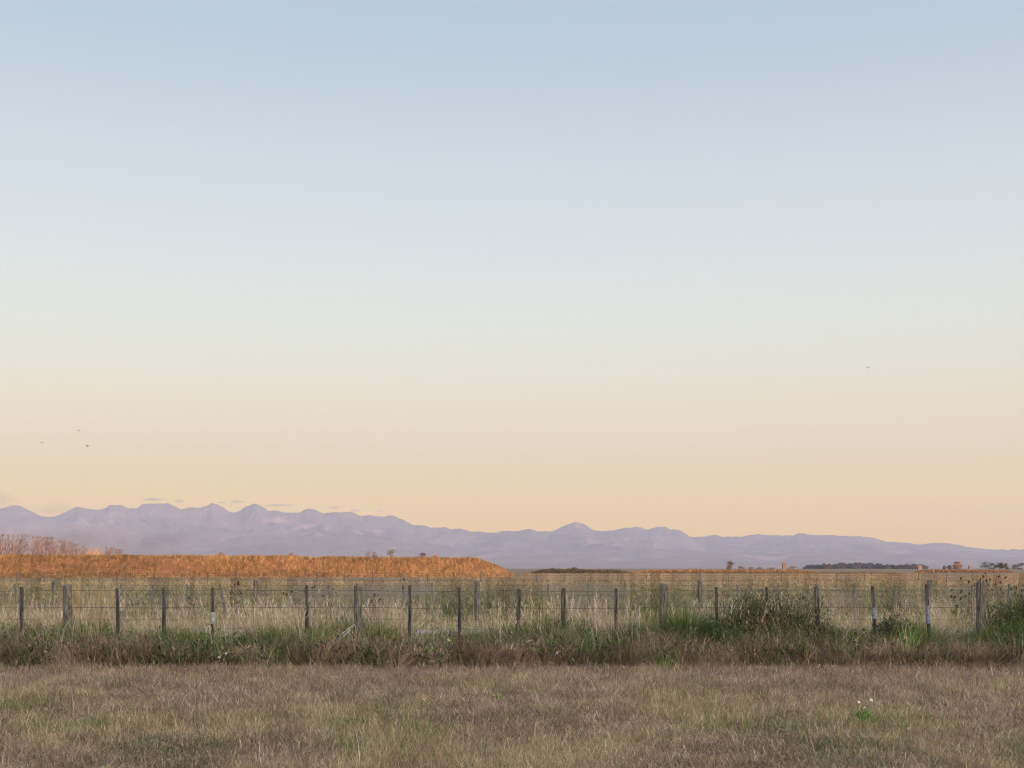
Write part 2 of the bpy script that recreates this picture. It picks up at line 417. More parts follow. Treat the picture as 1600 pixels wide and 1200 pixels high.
# dense body: tussocks (cluster centres) so the mass breaks up into clumps
nc = 1500
cd = rng.uniform(19.25, 22.6, nc); cpx = rng.uniform(-120, 1720, nc); cx = PX(cpx, cd)
ch = np.clip((EYE - (vtop(cpx) - HZ) / F * 20.4), .3, 1.3)
front = np.clip((cd - 19.2) / .9, 0, 1)
ch = ch * (.55 + .5 * front) * rng.uniform(.6, 1.45, nc)
cl = rng.uniform(0, 6.28, nc); cb = np.exp(rng.normal(-.08, .5, nc))
gn = fbm(cx * .8, cd * .9, 101, 4)
ctype = np.where(rng.uniform(0, 1, nc) < np.clip(.06 + .95 * np.clip((cd - 19.55) / .5, 0, 1) * np.clip((gn - .36) * 8, .12, 1), 0, .9), 1, 0)     # 1 green, 0 dead brown
per = 120
ci = np.repeat(np.arange(nc), per); N = len(ci)
rr = np.abs(rng.normal(0, .13, N)); aa = rng.uniform(0, 2 * np.pi, N)
bx = cx[ci] + rr * np.cos(aa); by = cd[ci] + rr * np.sin(aa)
h = ch[ci] * rng.uniform(.45, 1.1, N)
base = np.stack([bx, by, ground_z(bx, by) - .02], 1)
az = aa + rng.normal(0, .5, N)
az = np.where(rng.uniform(0, 1, N) < .5, cl[ci] + rng.normal(0, .5, N), az)
ln = rng.uniform(.05, .6, N) * np.where(ctype[ci] == 1, .9, 1.35)
V, T, tips = blades(base, h, rng.uniform(.005, .011, N) * np.where(ctype[ci] == 1, 1.15, .8), az, ln, ln * rng.uniform(.3, 1.3, N))
hue = rng.uniform(0, 1, nc)[ci]
gcol = np.where((hue < .5)[:, None], GREEN * 1.15, np.where((hue < .75)[:, None], DKGREEN * 1.5, LIME * .9))
r = rng.uniform(0, 1, N)[:, None]
gcol = np.where(r < .15, STRAW * .8, gcol)
bcol = np.where(r < .5, BROWN * .7, np.where(r < .78, MAUVE * .95, np.where(r < .92, STRAW * .85, GREEN)))
C = tint(np.where((ctype[ci] == 1)[:, None], gcol, bcol) * cb[ci][:, None], N, .28)
A.add(V, T, C, 5)
# fine fringe at the foot of the verge, fading into the field
N = 6000
bx = rng.uniform(-9.5, 9.5, N); by = 19.0 + np.abs(rng.normal(0, .32, N))
h = rng.uniform(.1, .3, N); base = np.stack([bx, by, ground_z(bx, by) - .02], 1)
ln = rng.uniform(.2, .8, N)
V, T, _ = blades(base, h, rng.uniform(.003, .006, N), rng.uniform(0, 6.28, N), ln, ln)
C = tint(np.where(rng.uniform(0, 1, N)[:, None] < .5, MAUVE, np.where(rng.uniform(0, 1, N)[:, None] < .5, BROWN, STRAW * .9)), N, .25)
A.add(V, T, C, 5)
N = 62000
by = rng.uniform(19.3, 22.3, N); bx = rng.uniform(-.5, .5, N) * by; ppx = bx / by * F + 800
top_ = np.clip(EYE - (vtop(ppx) - HZ) / F * 20.4, .3, 1.2) * (.5 + .5 * np.clip((by - 19.3) / .9, 0, 1))
zz = rng.uniform(0, 1, N) ** .8 * top_ * .8
tn = fbm(bx * 1.4, by * .8, 111, 3)
keep = rng.uniform(0, 1, N) < np.clip((tn - .38) * 5, .1, 1)
bx, by, zz, tn = bx[keep], by[keep], zz[keep], tn[keep]; N = len(bx)
base = np.stack([bx, by, ground_z(bx, by) + zz], 1); ln = rng.uniform(.3, 1.5, N)
V, T, _ = blades(base, rng.uniform(.12, .38, N), rng.uniform(.0035, .007, N), rng.uniform(0, 6.28, N), ln, ln * rng.uniform(-.3, .8, N))
low = np.clip(1 - zz / .35, 0, 1)
C = tint(pick(np.stack([.5 + .2 * low, .3 + .8 * low, np.full(N, .45), np.full(N, .22), .3 + .9 * (1 - low)], 1), [MAUVE, BROWN, STRAW * .9, PALE * .9, GREEN]), N, .28)
A.add(V, T, C, 5)
def tuss(px, Y_, h_, rad, n, lean_x, cols, wid, droop=.3):
    X_ = PX(px, Y_); aa = rng.uniform(0, 6.28, n); rr = np.abs(rng.normal(0, rad * .5, n))
    b = np.stack([X_ + rr * np.cos(aa), Y_ + rr * np.sin(aa) * .6, np.zeros(n)], 1); b[:, 2] = ground_z(b[:, 0], b[:, 1]) - .02
    vx = lean_x + rng.normal(0, .22, n) + .5 * np.cos(aa) * rr / rad; vy = rng.normal(0, .2, n)
    ln = np.hypot(vx, vy); hh = h_ * rng.uniform(.55, 1.12, n)
    V, T, tips = blades(b, hh, wid * rng.uniform(.6, 1.3, n), np.arctan2(vy, vx), ln, ln * droop, rng.normal(0, .6, n))
    c = tint(pick(np.tile(np.ones(len(cols)), (n, 1)), cols), n, .2); A.add(V, T, c, 5)
    k = rng.uniform(0, 1, n) < .5
    V, T, _ = seed_heads(tips[k], hh[k] * .18, wid * .9, 5, None, None); A.add(V, T, np.repeat(c[k], 5, 0), 5)
for px, Y_, h_, rad, n in [(20, 20.6, .58, .4, 260), (125, 20.3, .60, .35, 300), (165, 20.5, .58, .35, 260), (262, 20.3, .50, .35, 240), (325, 20.2, .50, .3, 220), (412, 20.3, .46, .35, 240), (468, 20.6, .56, .35, 260), (560, 20.6, .64, .3, 300), (592, 20.2, .52, .3, 240),
                           (700, 20.8, .50, .35, 220), (770, 20.6, .52, .4, 240), (818, 20.5, .55, .3, 220), (868, 20.4, .70, .25, 260), (905, 20.5, .60, .3, 240), (985, 20.4, .56, .4, 260), (1145, 20.2, .55, .35, 260), (1262, 20.1, .45, .35, 220), (1320, 20.3, .48, .4, 300), (1385, 20.6, .52, .35, 240), (1540, 20.3, .50, .3, 200), (1600, 20.2, .62, .35, 300)]:
    k_ = random.uniform(.9, 1.5)
    tuss(px, Y_, h_, rad, n, random.uniform(-.3, .3), [GREEN * k_, GREEN * 1.2 * k_, LIME * k_, DKGREEN * 1.5], .010, .8)
# broad leaves of docks and clover low in the tangle
nc2 = 170; c2y = rng.uniform(19.3, 21.2, nc2); c2x = rng.uniform(-.48, .48, nc2) * c2y; N = 16000; ci2 = rng.integers(0, nc2, N)
bx = c2x[ci2] + rng.normal(0, .16, N); by = c2y[ci2] + rng.normal(0, .12, N); zz = np.abs(rng.normal(.14, .12, N))
base = np.stack([bx, by, ground_z(bx, by) + zz], 1); ln = rng.uniform(.4, 1.6, N)
V, T, _ = blades(base, rng.uniform(.03, .09, N), rng.uniform(.014, .035, N), rng.uniform(0, 6.28, N), ln, ln * .4)
A.add(V, T, tint(pick(np.tile([.5, .5, .3], (N, 1)), [DKGREEN * 1.1, GREEN, BROWN]) * cb[ci2][:, None], N, .3), 5)
props(link("verge_grass", A.mesh("verge_grass", M_GRASS)), "long tangled green and dead brown grass growing under the near fence", "grass", kind="stuff")

# tall dead stalks with feathery heads, thick along both sides of the fence
A = Acc()
def stalks(n, y0, y1, hmin, hmax, wid, cols, dens_seed, headn=5, bias=0.0, xr=.5, thr=.47):
    by = rng.uniform(y0, y1, n); bx = rng.uniform(-xr, xr, n) * by
    keep = rng.uniform(0, 1, n) < np.clip((fbm(bx * .85, by * .6, dens_seed, 3) - thr) * 6, .02, 1)
    bx, by = bx[keep], by[keep]; n = len(bx)
    h = rng.uniform(hmin, hmax, n) * (.75 + .5 * fbm(bx * .9, by * .3, dens_seed + 3, 3))
    base = np.stack([bx, by, ground_z(bx, by) - .02], 1)
    left = rng.uniform(0, 1, n) < .62
    az = np.where(left, np.pi + rng.normal(0, .5, n), rng.uniform(0, 6.28, n))
    ln = np.abs(rng.normal(.12, .22, n)) + bias
    tw = rng.normal(0, .5, n)
    V, T, tips = blades(base, h, np.full(n, wid) * rng.uniform(.7, 1.3, n), az, ln, ln * .5, tw)
    c = tint(pick(np.tile([.45, .35, .2], (n, 1)), cols), n, .16)
    A.add(V, T, c, 5)
    k = rng.uniform(0, 1, n) < .7
    V, T, _ = seed_heads(tips[k], h[k] * .2, wid * .9, headn, None, None)
    A.add(V, T, np.repeat(c[k] * rng.uniform(.85, 1.1), headn, 0), 5)
stalks(7000, 20.0, 22.2, .45, 1.0, .0065, [PALE * 1.1, STRAW, MAUVE * 1.4], 201, 5)
stalks(6500, 21.6, 24.8, .35, 1.02, .0075, [MAUVE * 1.35, STRAW * .85, PALE], 211, 6, thr=.53)
stalks(2500, 26.8, 31, .35, .75, .007, [MAUVE * 1.4, STRAW, PALE * .85], 231, 5)
stalks(2600, 19.2, 20.4, .30, .60, .005, [STRAW, MAUVE * 1.3, PALE], 221, 4, .2)
# leaning pale tussocks and low arching dead ones, where the photograph has them
PT = [PALE * 1.15, STRAW * 1.2, MAUVE * 1.6, PALE]
for px, Y_, h_, rad, n, lx in [(66, 21.0, .85, .3, 190, -.35), (92, 21.2, .80, .3, 150, -.3), (20, 21.4, .8, .3, 120, .2), (222, 21.3, .72, .25, 110, -.2), (262, 22, .8, .3, 130, .1), (300, 21.5, .80, .3, 160, -.4),
                               (345, 22.2, .8, .3, 120, .25), (395, 21.1, .92, .35, 230, -.15), (425, 20.8, .88, .35, 230, .2), (455, 21.0, .98, .35, 260, -.35), (485, 20.7, .86, .3, 220, -.45), (520, 21.3, .85, .3, 150, .2),
                               (598, 21.0, .95, .3, 230, -.1), (622, 20.7, .92, .3, 230, .15), (668, 21.5, .7, .3, 110, .3), (745, 21.6, .75, .35, 150, -.3), (785, 21.8, .85, .35, 180, .35), (838, 21.4, .75, .3, 120, -.4),
                               (925, 21.2, .88, .28, 170, -.25), (948, 20.9, .98, .25, 190, .05), (1000, 21.7, .78, .35, 150, .2), (1120, 21.3, .95, .25, 150, -.5), (1138, 20.8, .90, .25, 130, -.35), (1175, 20.9, 1.0, .3, 120, .1),
                               (1225, 20.4, .95, .35, 200, -.3), (1290, 21.6, .7, .3, 110, .3), (1335, 22.3, .75, .3, 120, -.2), (1400, 21.8, .75, .3, 130, .2), (1468, 22.0, 1.02, .15, 120, .02), (1500, 21.2, .8, .3, 150, -.3), (1555, 21.0, .95, .3, 190, .25), (1590, 21.4, 1.0, .3, 150, -.2)]:
    tuss(px, Y_, h_, rad, n, lx, PT, .0075)
BT = [MAUVE * 1.1, (.30, .19, .13), BROWN, STRAW * .85, BROWN * .8]
for k in range(46):
    tuss(random.uniform(-40, 1640), random.uniform(18.85, 19.25), random.uniform(.16, .32), .3, 120, random.uniform(-.8, .8), [MAUVE * 1.1, STRAW * .85, BROWN * 1.1, np.array((.34, .22, .15))], .005, 1.0)
for k in range(70):
    px = random.uniform(-40, 1640); dense = vn(np.array(px / 70.0), np.array(.5), 909)
    if dense < .3: continue
    kb = random.choice((.5, .65, .9, 1.2, 1.6))
    tuss(px, random.uniform(19.3, 19.75), random.uniform(.28, .52), .34, 210, random.uniform(-.9, .9), [np.array(c_) * kb for c_ in BT], .007, random.uniform(.6, 1.2))
props(link("dry_stalks", A.mesh("dry_stalks", M_GRASS)), "pale feathery dead grass stalks standing and leaning along the near fence", "grass", kind="stuff")

# ------------------------------------------------------------------ paddock beyond the road
A = Acc()
# strip between verge and road, and roadside behind it
N = 70000
by = np.where(rng.uniform(0, 1, N) < .45, rng.uniform(22.0, 24.8, N), rng.uniform(26.7, 34, N)); bx = rng.uniform(-.5, .5, N) * by
gn = fbm(bx * .7, by * .4, 121, 4)
h = rng.uniform(.12, .34, N) * np.where(by > 27.2, 1.35, np.where(by > 24.2, .55, .9)) * (.6 + .8 * gn)
base = np.stack([bx, by, ground_z(bx, by) - .02], 1); ln = rng.uniform(.05, .6, N)
V, T, tips = blades(base, h, rng.uniform(.006, .014, N), rng.uniform(0, 6.28, N), ln, ln)
near = by < 27.5
wts = np.stack([.6 + 2.4 * np.clip(gn - .45, 0, 1), .5 + 1.8 * np.clip(gn - .42, 0, 1), np.where(near, .3, .45), np.full(N, .55), np.full(N, .2), np.full(N, .25)], 1)
C = tint(pick(wts, [GREEN * 1.2, LIME * .9, STRAW * .8, OLIVE * .8, PALE * .75, MAUVE * .8]), N, .3)
A.add(V, T, C, 5)
# the paddock itself: blades thin out and broaden with distance
N = 400000
by = log_d(N, 30, 420); u = rng.uniform(-.47, .47, N); bx = u * by
keep = ~((bx < 2) & (by > bank_base(bx) - 1))
bx, by = bx[keep], by[keep]; N = len(by)
sc = by / 30
rough = .55 * fbm(bx * .25 / np.sqrt(sc), by * .12 / np.sqrt(sc), 131, 4) + .45 * fbm(bx * 1.3 / sc, by * .30 / sc, 133, 3)
nearw = np.clip((58 - by) / 22, 0, 1)
h = rng.uniform(.08, .30, N) * np.clip(2.6 * (rough - .2), .45, 2) * (.66 + .6 * nearw) * np.where(rng.uniform(0, 1, N) > .97, 1.6, 1)
h = h * (1 + .9 * np.clip((by - 70) / 80, 0, 1)) * np.where(by > 160, .6, 1)
base = np.stack([bx, by, ground_z(bx, by) - .03], 1); ln = rng.uniform(.05, .6, N)
V, T, tips = blades(base, h, rng.uniform(.008, .02, N) * sc ** .85, rng.uniform(0, 6.28, N), ln, ln)
band = fbm(u[keep] * 4, np.log(by) * 11, 141, 4); band = np.clip(.5 + 1.6 * (band - .5), 0, 1)
mid = np.clip(1 - np.abs(by - 62) / 45, 0, 1)
wts = np.stack([.4 + 1.2 * (1 - nearw) * band, .5 + .5 * rough + .4 * mid, .22 + .45 * nearw + .75 * mid * (1.2 - band) + 6.5 * nearw * np.clip(rough - .46, 0, 1) + .5 * (1 - nearw) * np.clip(.55 - band, 0, 1), np.full(N, .22), .30 + .35 * (1 - nearw) * (1 - mid), np.full(N, .12) + .12 * nearw], 1)
cb = .55 + .25 * nearw * np.clip(1.2 - 2 * rough, -.6, .6) + .12 * (1 - nearw) + .6 * _h(np.floor(bx / (.12 * sc)), np.floor(by / (.35 * sc)), 405)
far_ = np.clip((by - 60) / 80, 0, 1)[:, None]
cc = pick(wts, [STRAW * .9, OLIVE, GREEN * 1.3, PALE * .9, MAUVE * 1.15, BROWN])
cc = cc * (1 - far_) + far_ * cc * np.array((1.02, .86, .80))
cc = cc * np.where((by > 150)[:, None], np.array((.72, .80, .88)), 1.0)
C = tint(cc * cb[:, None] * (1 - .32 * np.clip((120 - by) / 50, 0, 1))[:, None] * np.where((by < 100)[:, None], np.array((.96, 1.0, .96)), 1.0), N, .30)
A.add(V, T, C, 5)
props(link("paddock_grass", A.mesh("paddock_grass", M_GRASS)), "rough greenish tan grass of the wide flat paddock beyond the road", "grass", kind="stuff")

# ------------------------------------------------------------------ fences
def bm_mesh(name, verts, faces, mat, smooth=False):
    me = bpy.data.meshes.new(name); me.from_pydata(verts, [], faces); me.update(); me.materials.append(mat)
    if smooth:
        for p in me.polygons: p.use_smooth = True
    return me

def pole_mesh(name, h, r, mat, sides=10, square=False, rough=.06, seed=0, chamfer=True):
    """a rough-sawn or round pole from z=-0.15 up to h, with a worn, slightly slanted top"""
    rd = random.Random(seed)
    lv = [-.15, 0, h * .3, h * .62, h - .03, h]
    n = sides; V = []
    bend = [(rd.uniform(-1, 1) * r * .15, rd.uniform(-1, 1) * r * .15) for _ in lv]
    if square:
        ang = [math.radians(a) for a in (38, 52, 128, 142, 218, 232, 308, 322)]; n = 8
    else:
        ang = [2 * math.pi * k / n for k in range(n)]
    rad = [1 + rd.uniform(-rough, rough) for _ in range(n)]
    sl = rd.uniform(-.5, .5)
    for q, z in enumerate(lv):
        s = 1.0 if q < 5 else .86
        if q < 2: s = 1.03
        for k, a in enumerate(ang):
            rr = r * rad[k] * s * (1 + rd.uniform(-rough, rough) * .4)
            zz = z + (sl * math.cos(a) * r * .4 if q >= 4 else 0)
            V.append((math.cos(a) * rr + bend[q][0], math.sin(a) * rr + bend[q][1], zz))
    Fc = []
    for q in range(len(lv) - 1):
        for k in range(n):
            k2 = (k + 1) % n
            Fc.append((q * n + k, q * n + k2, (q + 1) * n + k2, (q + 1) * n + k))
    Fc.append(tuple((len(lv) - 1) * n + k for k in range(n)))
    return bm_mesh(name, V, Fc, mat)

def tube(name, pts, r, mat, sides=6):
    V = []; Fc = []
    for i, p in enumerate(pts):
        a = Vector(pts[max(0, i - 1)]); b = Vector(pts[min(len(pts) - 1, i + 1)])
        d_ = (b - a).normalized(); up = Vector((0, 0, 1)) if abs(d_.z) < .9 else Vector((1, 0, 0))
        s_ = d_.cross(up).normalized(); t_ = s_.cross(d_)
        rr = r[i] if isinstance(r, (list, tuple)) else r
        for k in range(sides):
            an = 2 * math.pi * k / sides
            V.append(tuple(Vector(p) + s_ * math.cos(an) * rr + t_ * math.sin(an) * rr))
    for i in range(len(pts) - 1):
        for k in range(sides):
            k2 = (k + 1) % sides
            Fc.append((i * sides + k, i * sides + k2, (i + 1) * sides + k2, (i + 1) * sides + k))
    Fc.append(tuple(range(sides))[::-1]); Fc.append(tuple((len(pts) - 1) * sides + k for k in range(sides)))
    return V, Fc

def wire(parent, p0, p1, z, r, knots, seed):
    rd = random.Random(seed); pts = []
    n = len(knots) - 1
    for i in range(n):
        a, b = knots[i], knots[i + 1]
        for k in range(5):
            t_ = k / 5
            sag = -.012 * 4 * t_ * (1 - t_) * rd.uniform(.6, 1.6)
            pts.append((a[0] + (b[0] - a[0]) * t_, a[1] + (b[1] - a[1]) * t_ - .065, z + sag + a[2]))
    pts.append((knots[-1][0], knots[-1][1] - .065, z + knots[-1][2]))
    V, Fc = tube("wire", pts, r, M_WIRE, 4)
    return link("wire", bm_mesh("wire", V, Fc, M_WIRE), parent)

# near fence: (photo column at top, photo column lower down, kind)
F1Y = 20.4
f1 = empty("near_fence", (0, F1Y, 0))
props(f1, "nearest post and batten wire fence standing in long tangled verge grass", "fence")
p1 = [-355, 105, 560, 1037, 1532, 2010]
ptop = {105: 913, 560: 913, 1037: 912, 1532: 908}
for i, px in enumerate(p1):
    X_ = PX(px, F1Y); ht = PZ(ptop.get(px, 912), F1Y)
    me = pole_mesh("post", ht, .066 + .006 * (i % 2), M_POST, 12, seed=i + 1)
    o = link("post", me, f1, (X_, 0, 0)); o.rotation_euler = (random.uniform(-.02, .02), random.uniform(-.018, .018), random.uniform(0, 3))
b1 = [(-45, 918, 0), (35, 917, -1), (184, 919, 2), (257, 918, 0), (333, 918, 0), (480, 915, 1), (641, 914, -1), (718, 917, 1), (811, 920, -5), (881, 919, -1), (962, 919, 1), (1118, 917, 3), (1197, 917, -1), (1274, 917, 5), (1362, 916, 7), (1446, 913, 7), (1640, 917, 0), (1720, 918, 0)]
for i, (px, py, dx) in enumerate(b1):
    X_ = PX(px, F1Y); ht = PZ(py, F1Y)
    me = pole_mesh("batten", ht - .08, .030 if px not in (811, 881, 1274) else .040, M_BATTEN, square=True, seed=40 + i)
    o = link("batten", me, f1, (X_ + dx / F * F1Y, -.03, .08))
    o.rotation_euler = (0, -math.atan(dx / F * F1Y / ht), random.uniform(-.25, .25))
    if px in (1362, 1446, 333):
        z0, z1 = {1362: (.70, .88), 1446: (.62, .90), 333: (.62, .80)}[px]
        rr = .036 if px != 333 else .037
        V = []; Fc = []
        for q, zz in enumerate((z0 - .08, z1 - .08)):
            for k in range(10):
                an = 2 * math.pi * k / 10
                V.append((math.cos(an) * rr * 1.12, math.sin(an) * rr * 1.12, zz + .006 * math.sin(3 * an)))
        for k in range(10):
            Fc.append((k, (k + 1) % 10, 10 + (k + 1) % 10, 10 + k))
        Fc.append(tuple(range(10))[::-1]); Fc.append(tuple(range(10, 20)))
        sl = link("sleeve", bm_mesh("sleeve", V, Fc, M_SLEEVE if px != 333 else M_STAY), o)
        sl["label"] = "pale plastic sleeve wrapped round the batten"
kn = [(PX(px, F1Y), 0, random.uniform(-.008, .008)) for px in [-355, -120, 105, 333, 560, 800, 1037, 1275, 1532, 1770, 2010]]
for zz, rr in ((1.155, .0033), (.885, .0036), (.70, .0016), (.54, .0016), (.39, .0016), (.25, .0016), (.12, .0016)):
    wire(f1, None, None, zz, rr, kn, int(zz * 100))
# the two slanting stays against the second post
for k, (a, b) in enumerate([((554, 976), (470, 1036)), ((548, 984), (490, 1040))]):
    A_ = Vector((PX(a[0], F1Y - .1), -.12 - .05 * k, PZ(a[1], F1Y - .1))); B_ = Vector((PX(b[0], F1Y - .5), -.75 - .1 * k, 0.0))
    V, Fc = tube("stay", [tuple(A_), tuple((A_ + B_) / 2), tuple(B_)], .013, M_STAY, 6)
    o = link("stay", bm_mesh("stay", V, Fc, M_STAY), f1); o["label"] = "bleached rod slanting down from the post into the grass"

# second fence, across the road
def f2y(px): return 28.0 / (1 + .1 * (px - 800) / F)
f2 = empty("roadside_fence", (0, 28, 0))
props(f2, "grey batten wire fence on the far side of the road, behind the near fence", "fence")
for i, (px, py) in enumerate([(-230, 908), (85, 908), (400, 906), (745, 908), (1094, 907), (1453, 906), (1818, 908)]):
    Y_ = f2y(px)
    o = link("post", pole_mesh("post", PZ(py, Y_), .058, M_POST, 10, seed=90 + i), f2, (PX(px, Y_), Y_ - 28, 0)); o.rotation_euler.z = i
for i, (px, dx) in enumerate([(-90, 0), (-30, 0), (25, 0), (138, 0), (190, 0), (240, 3), (293, -2), (343, 14), (458, 0), (515, 1), (573, 0), (630, 0), (675, 1), (802, -1), (856, 2), (919, 1), (976, 0), (1152, 0), (1215, 1), (1275, 0), (1335, 0), (1398, 0), (1518, 2), (1576, -1), (1637, 0), (1700, 0)]):
    Y_ = f2y(px); ht = PZ(911 + (i * 7 % 4), Y_)
    o = link("batten", pole_mesh("batten", ht - .06, .029, M_GREY, square=True, seed=130 + i), f2, (PX(px + dx, Y_), Y_ - 28 - .03, .06))
    o.rotation_euler = (0, -math.atan(dx / F * Y_ / ht), 0)
kn = [(PX(px, f2y(px)), f2y(px) - 28, 0) for px in (-230, 85, 400, 745, 1094, 1453, 1818)]
for zz in (1.13, .92, .72, .52, .34, .18):
    wire(f2, None, None, zz, .0024, kn, int(zz * 77))

# far fence across the paddock
F3Y = 140.0
f3 = empty("far_fence", (0, F3Y, 0))
props(f3, "long low fence of thin dark posts far across the paddock", "fence")
for i in range(46):
    px = -144 + 42.7 * i + random.uniform(-1.5, 1.5)
    h_ = 1.0 + random.uniform(-.12, .12)
    link("post", pole_mesh("post", h_, .055, M_POST, 6, seed=200 + i), f3, (PX(px, F3Y), 0, 0))
kn = [(PX(-144 + 42.7 * i, F3Y), 0, 0) for i in range(46)]
for zz in (.95, .7, .45, .2):
    wire(f3, None, None, zz, .010, kn, int(zz * 99))

# ------------------------------------------------------------------ plants of their own
def clump(name, label, cat, px, Y_, h_, rad, n, cols, wcols, wid=.009, lean=.5, group=None, heads=0, headcol=None, parts=None, dx=0.0):
    X_ = PX(px, Y_)
    root = empty(name, (X_, Y_, 0)); props(root, label, cat, group)
    A = Acc()
    aa = rng.uniform(0, 2 * np.pi, n); rr = rad * np.sqrt(rng.uniform(0, 1, n)) * .55
    b = np.stack([rr * np.cos(aa), rr * np.sin(aa), np.full(n, -.02)], 1)
    h = h_ * rng.uniform(.45, 1.05, n) * (1 - .3 * (rr / rad) ** 2)
    ln = rng.uniform(.02, lean, n) * (.4 + rr / rad)
    V, T, tips = blades(b, h, rng.uniform(.6, 1.4, n) * wid, aa + rng.normal(0, .4, n), ln, ln * .9)
    if dx: V[:, 0] += dx * (V[:, 2] / h_)
    c = tint(pick(np.tile(wcols, (n, 1)), cols), n, .22)
    A.add(V, T, c, 5)
    if heads:
        k = rng.uniform(0, 1, n) < heads
        if dx: tips[:, 0] += dx * (tips[:, 2] / h_)
        V, T, _ = seed_heads(tips[k], h[k] * .22, wid * .9, 6, None, None)
        A.add(V, T, np.repeat(tint(headcol, k.sum(), .15), 6, 0), 5)
    link("blades", A.mesh("blades", M_GRASS), root)
    return root

clump("grass_clump", "tall bright green grass clump just right of the third thick post", "grass clump", 1070, 20.2, 1.08, .30, 1300, [GREEN, LIME * .8, DKGREEN], [.6, .25, .3], .010, .55, "large grass clumps at the fence", dx=-.05)
clump("grass_clump", "low green grass clump right of the third thick post, drooping toward the batten", "grass clump", 1090, 20.3, .72, .36, 900, [GREEN, DKGREEN, LIME * .7], [.4, .6, .2], .010, .8, "large grass clumps at the fence")
clump("grass_clump", "green grass clump round the foot of the second thick post, by the slanting rods", "grass clump", 582, 20.3, .66, .26, 600, [LIME * .85, GREEN], [.6, .5], .010, .6, "large grass clumps at the fence")
clump("grass_clump", "yellow green grass clump at the foot of the batten right of centre", "grass clump", 884, 20.3, .68, .3, 600, [LIME, GREEN, STRAW], [.6, .5, .2], .010, .7, "large grass clumps at the fence")
clump("pampas_clump", "pale straw tall grass clump with feathery plumes beside the first thick post", "grass clump", 138, 24.3, 1.28, .5, 850, [STRAW, PALE, MAUVE * 1.3], [.5, .4, .3], .011, .3, None, .5, STRAW)
clump("grass_clump", "brownish arching grass clump wrapped round the third thick post", "grass clump", 1040, 20.15, .72, .22, 420, [MAUVE * 1.05, BROWN * 1.2, STRAW * .8], [.5, .4, .2], .007, .6, "large grass clumps at the fence")
clump("grass_clump", "pinkish brown dead grass clump in front of the rightmost thick post", "grass clump", 1512, 19.6, .50, .42, 1100, [MAUVE * 1.35, STRAW, BROWN], [.6, .3, .25], .006, .7, "large grass clumps at the fence")
clump("grass_clump", "thin buff grass clump standing tall right of the pale sleeved batten pair", "grass clump", 1466, 24.5, 1.15, .25, 240, [(.62, .46, .33), STRAW], [.7, .4], .007, .18, "large grass clumps at the fence")

def bush(name, label, px, Y_, h_, rx, ry, n, cols, w_, lobes, group=None, leaf=.02, twigcol=None):
    X_ = PX(px, Y_); root = empty(name, (X_, Y_, 0)); props(root, label, "bush", group)
    rd = random.Random(int(px))
    tw = []; Vs = []; Fs = []
    cen = []
    for k in range(lobes):
        a = rd.uniform(0, 6.28); q = rd.uniform(.1, .8)
        c = (math.cos(a) * rx * q, math.sin(a) * ry * q, h_ * rd.uniform(.35, .86)); cen.append(c)
        V, Fc = tube("t", [(c[0] * .2, c[1] * .2, -.02), (c[0] * .6, c[1] * .6, c[2] * .55), c], [.012, .009, .004], M_BARK, 5)
        o_ = len(Vs); Vs += V; Fs += [tuple(i + o_ for i in f) for f in Fc]
    link("stems", bm_mesh("stems", Vs, Fs, M_BARK), root)
    cen = np.array(cen); ci = rng.integers(0, lobes, n)
    b = cen[ci] + rng.normal(0, 1, (n, 3)) * np.array([rx * .27, ry * .27, h_ * .15])
    b[:, 2] = np.abs(b[:, 2])
    az = rng.uniform(0, 6.28, n); ln = rng.uniform(.2, 1.2, n)
    V, T, _ = blades(b, rng.uniform(1.2, 3.6, n) * leaf, rng.uniform(.5, 1.0, n) * leaf, az, ln, ln * .5)
    A = Acc(); A.add(V, T, tint(pick(np.tile(w_, (n, 1)), cols), n, .28), 5)
    link("leaves", A.mesh("leaves", M_LEAF), root)
    return root
bush("bush", "broad dark grey green bush filling the gap right of the leaning batten", 1200, 20.5, 1.0, .86, .42, 19000, [DKGREEN * 1.1, (.10, .10, .075), GREEN * .9, BROWN * 1.1, MAUVE * .9], [.5, .35, .3, .4, .2], 30, None, .018)
bush("bush", "dark green low bush just left of the slim batten right of the third thick post", 1098, 20.2, .60, .36, .3, 6000, [DKGREEN, DKGREEN * 1.4, (.07, .08, .065), BROWN], [.6, .4, .3, .2], 12, None, .018)
bush("bush", "low ragged dark bush on the right flank of the broad dark one", 1282, 20.3, .55, .4, .3, 6000, [DKGREEN, GREEN, BROWN * 1.2, (.08, .08, .06)], [.5, .4, .4, .2], 14, None, .018)
bush("bush", "green and brown bush at the right edge beyond the last thick post", 1596, 20.5, 1.0, .55, .4, 10000, [DKGREEN * 1.2, GREEN, BROWN * 1.3, LIME * .7], [.5, .4, .4, .1], 14, None, .018)
bush("bush", "low dark brown green bush between the two battens with pale sleeves", 1412, 20.5, .62, .45, .3, 5200, [DKGREEN, BROWN, (.09, .08, .05)], [.5, .4, .4], 12, None, .018)

clump("grass_clump", "arching tan dead grass clump leaning over the right flank of the broad dark bush", "grass clump", 1232, 20.3, .85, .34, 520, [MAUVE * 1.2, STRAW * .9, BROWN], [.5, .3, .4], .006, .9, "large grass clumps at the fence", dx=.12)
clump("grass_clump", "thin pale dead grass clump standing between the third thick post and the next batten", "grass clump", 1112, 20.9, .98, .2, 130, [PALE, STRAW], [.5, .5], .005, .35, "large grass clumps at the fence", .6, PALE, dx=-.22)
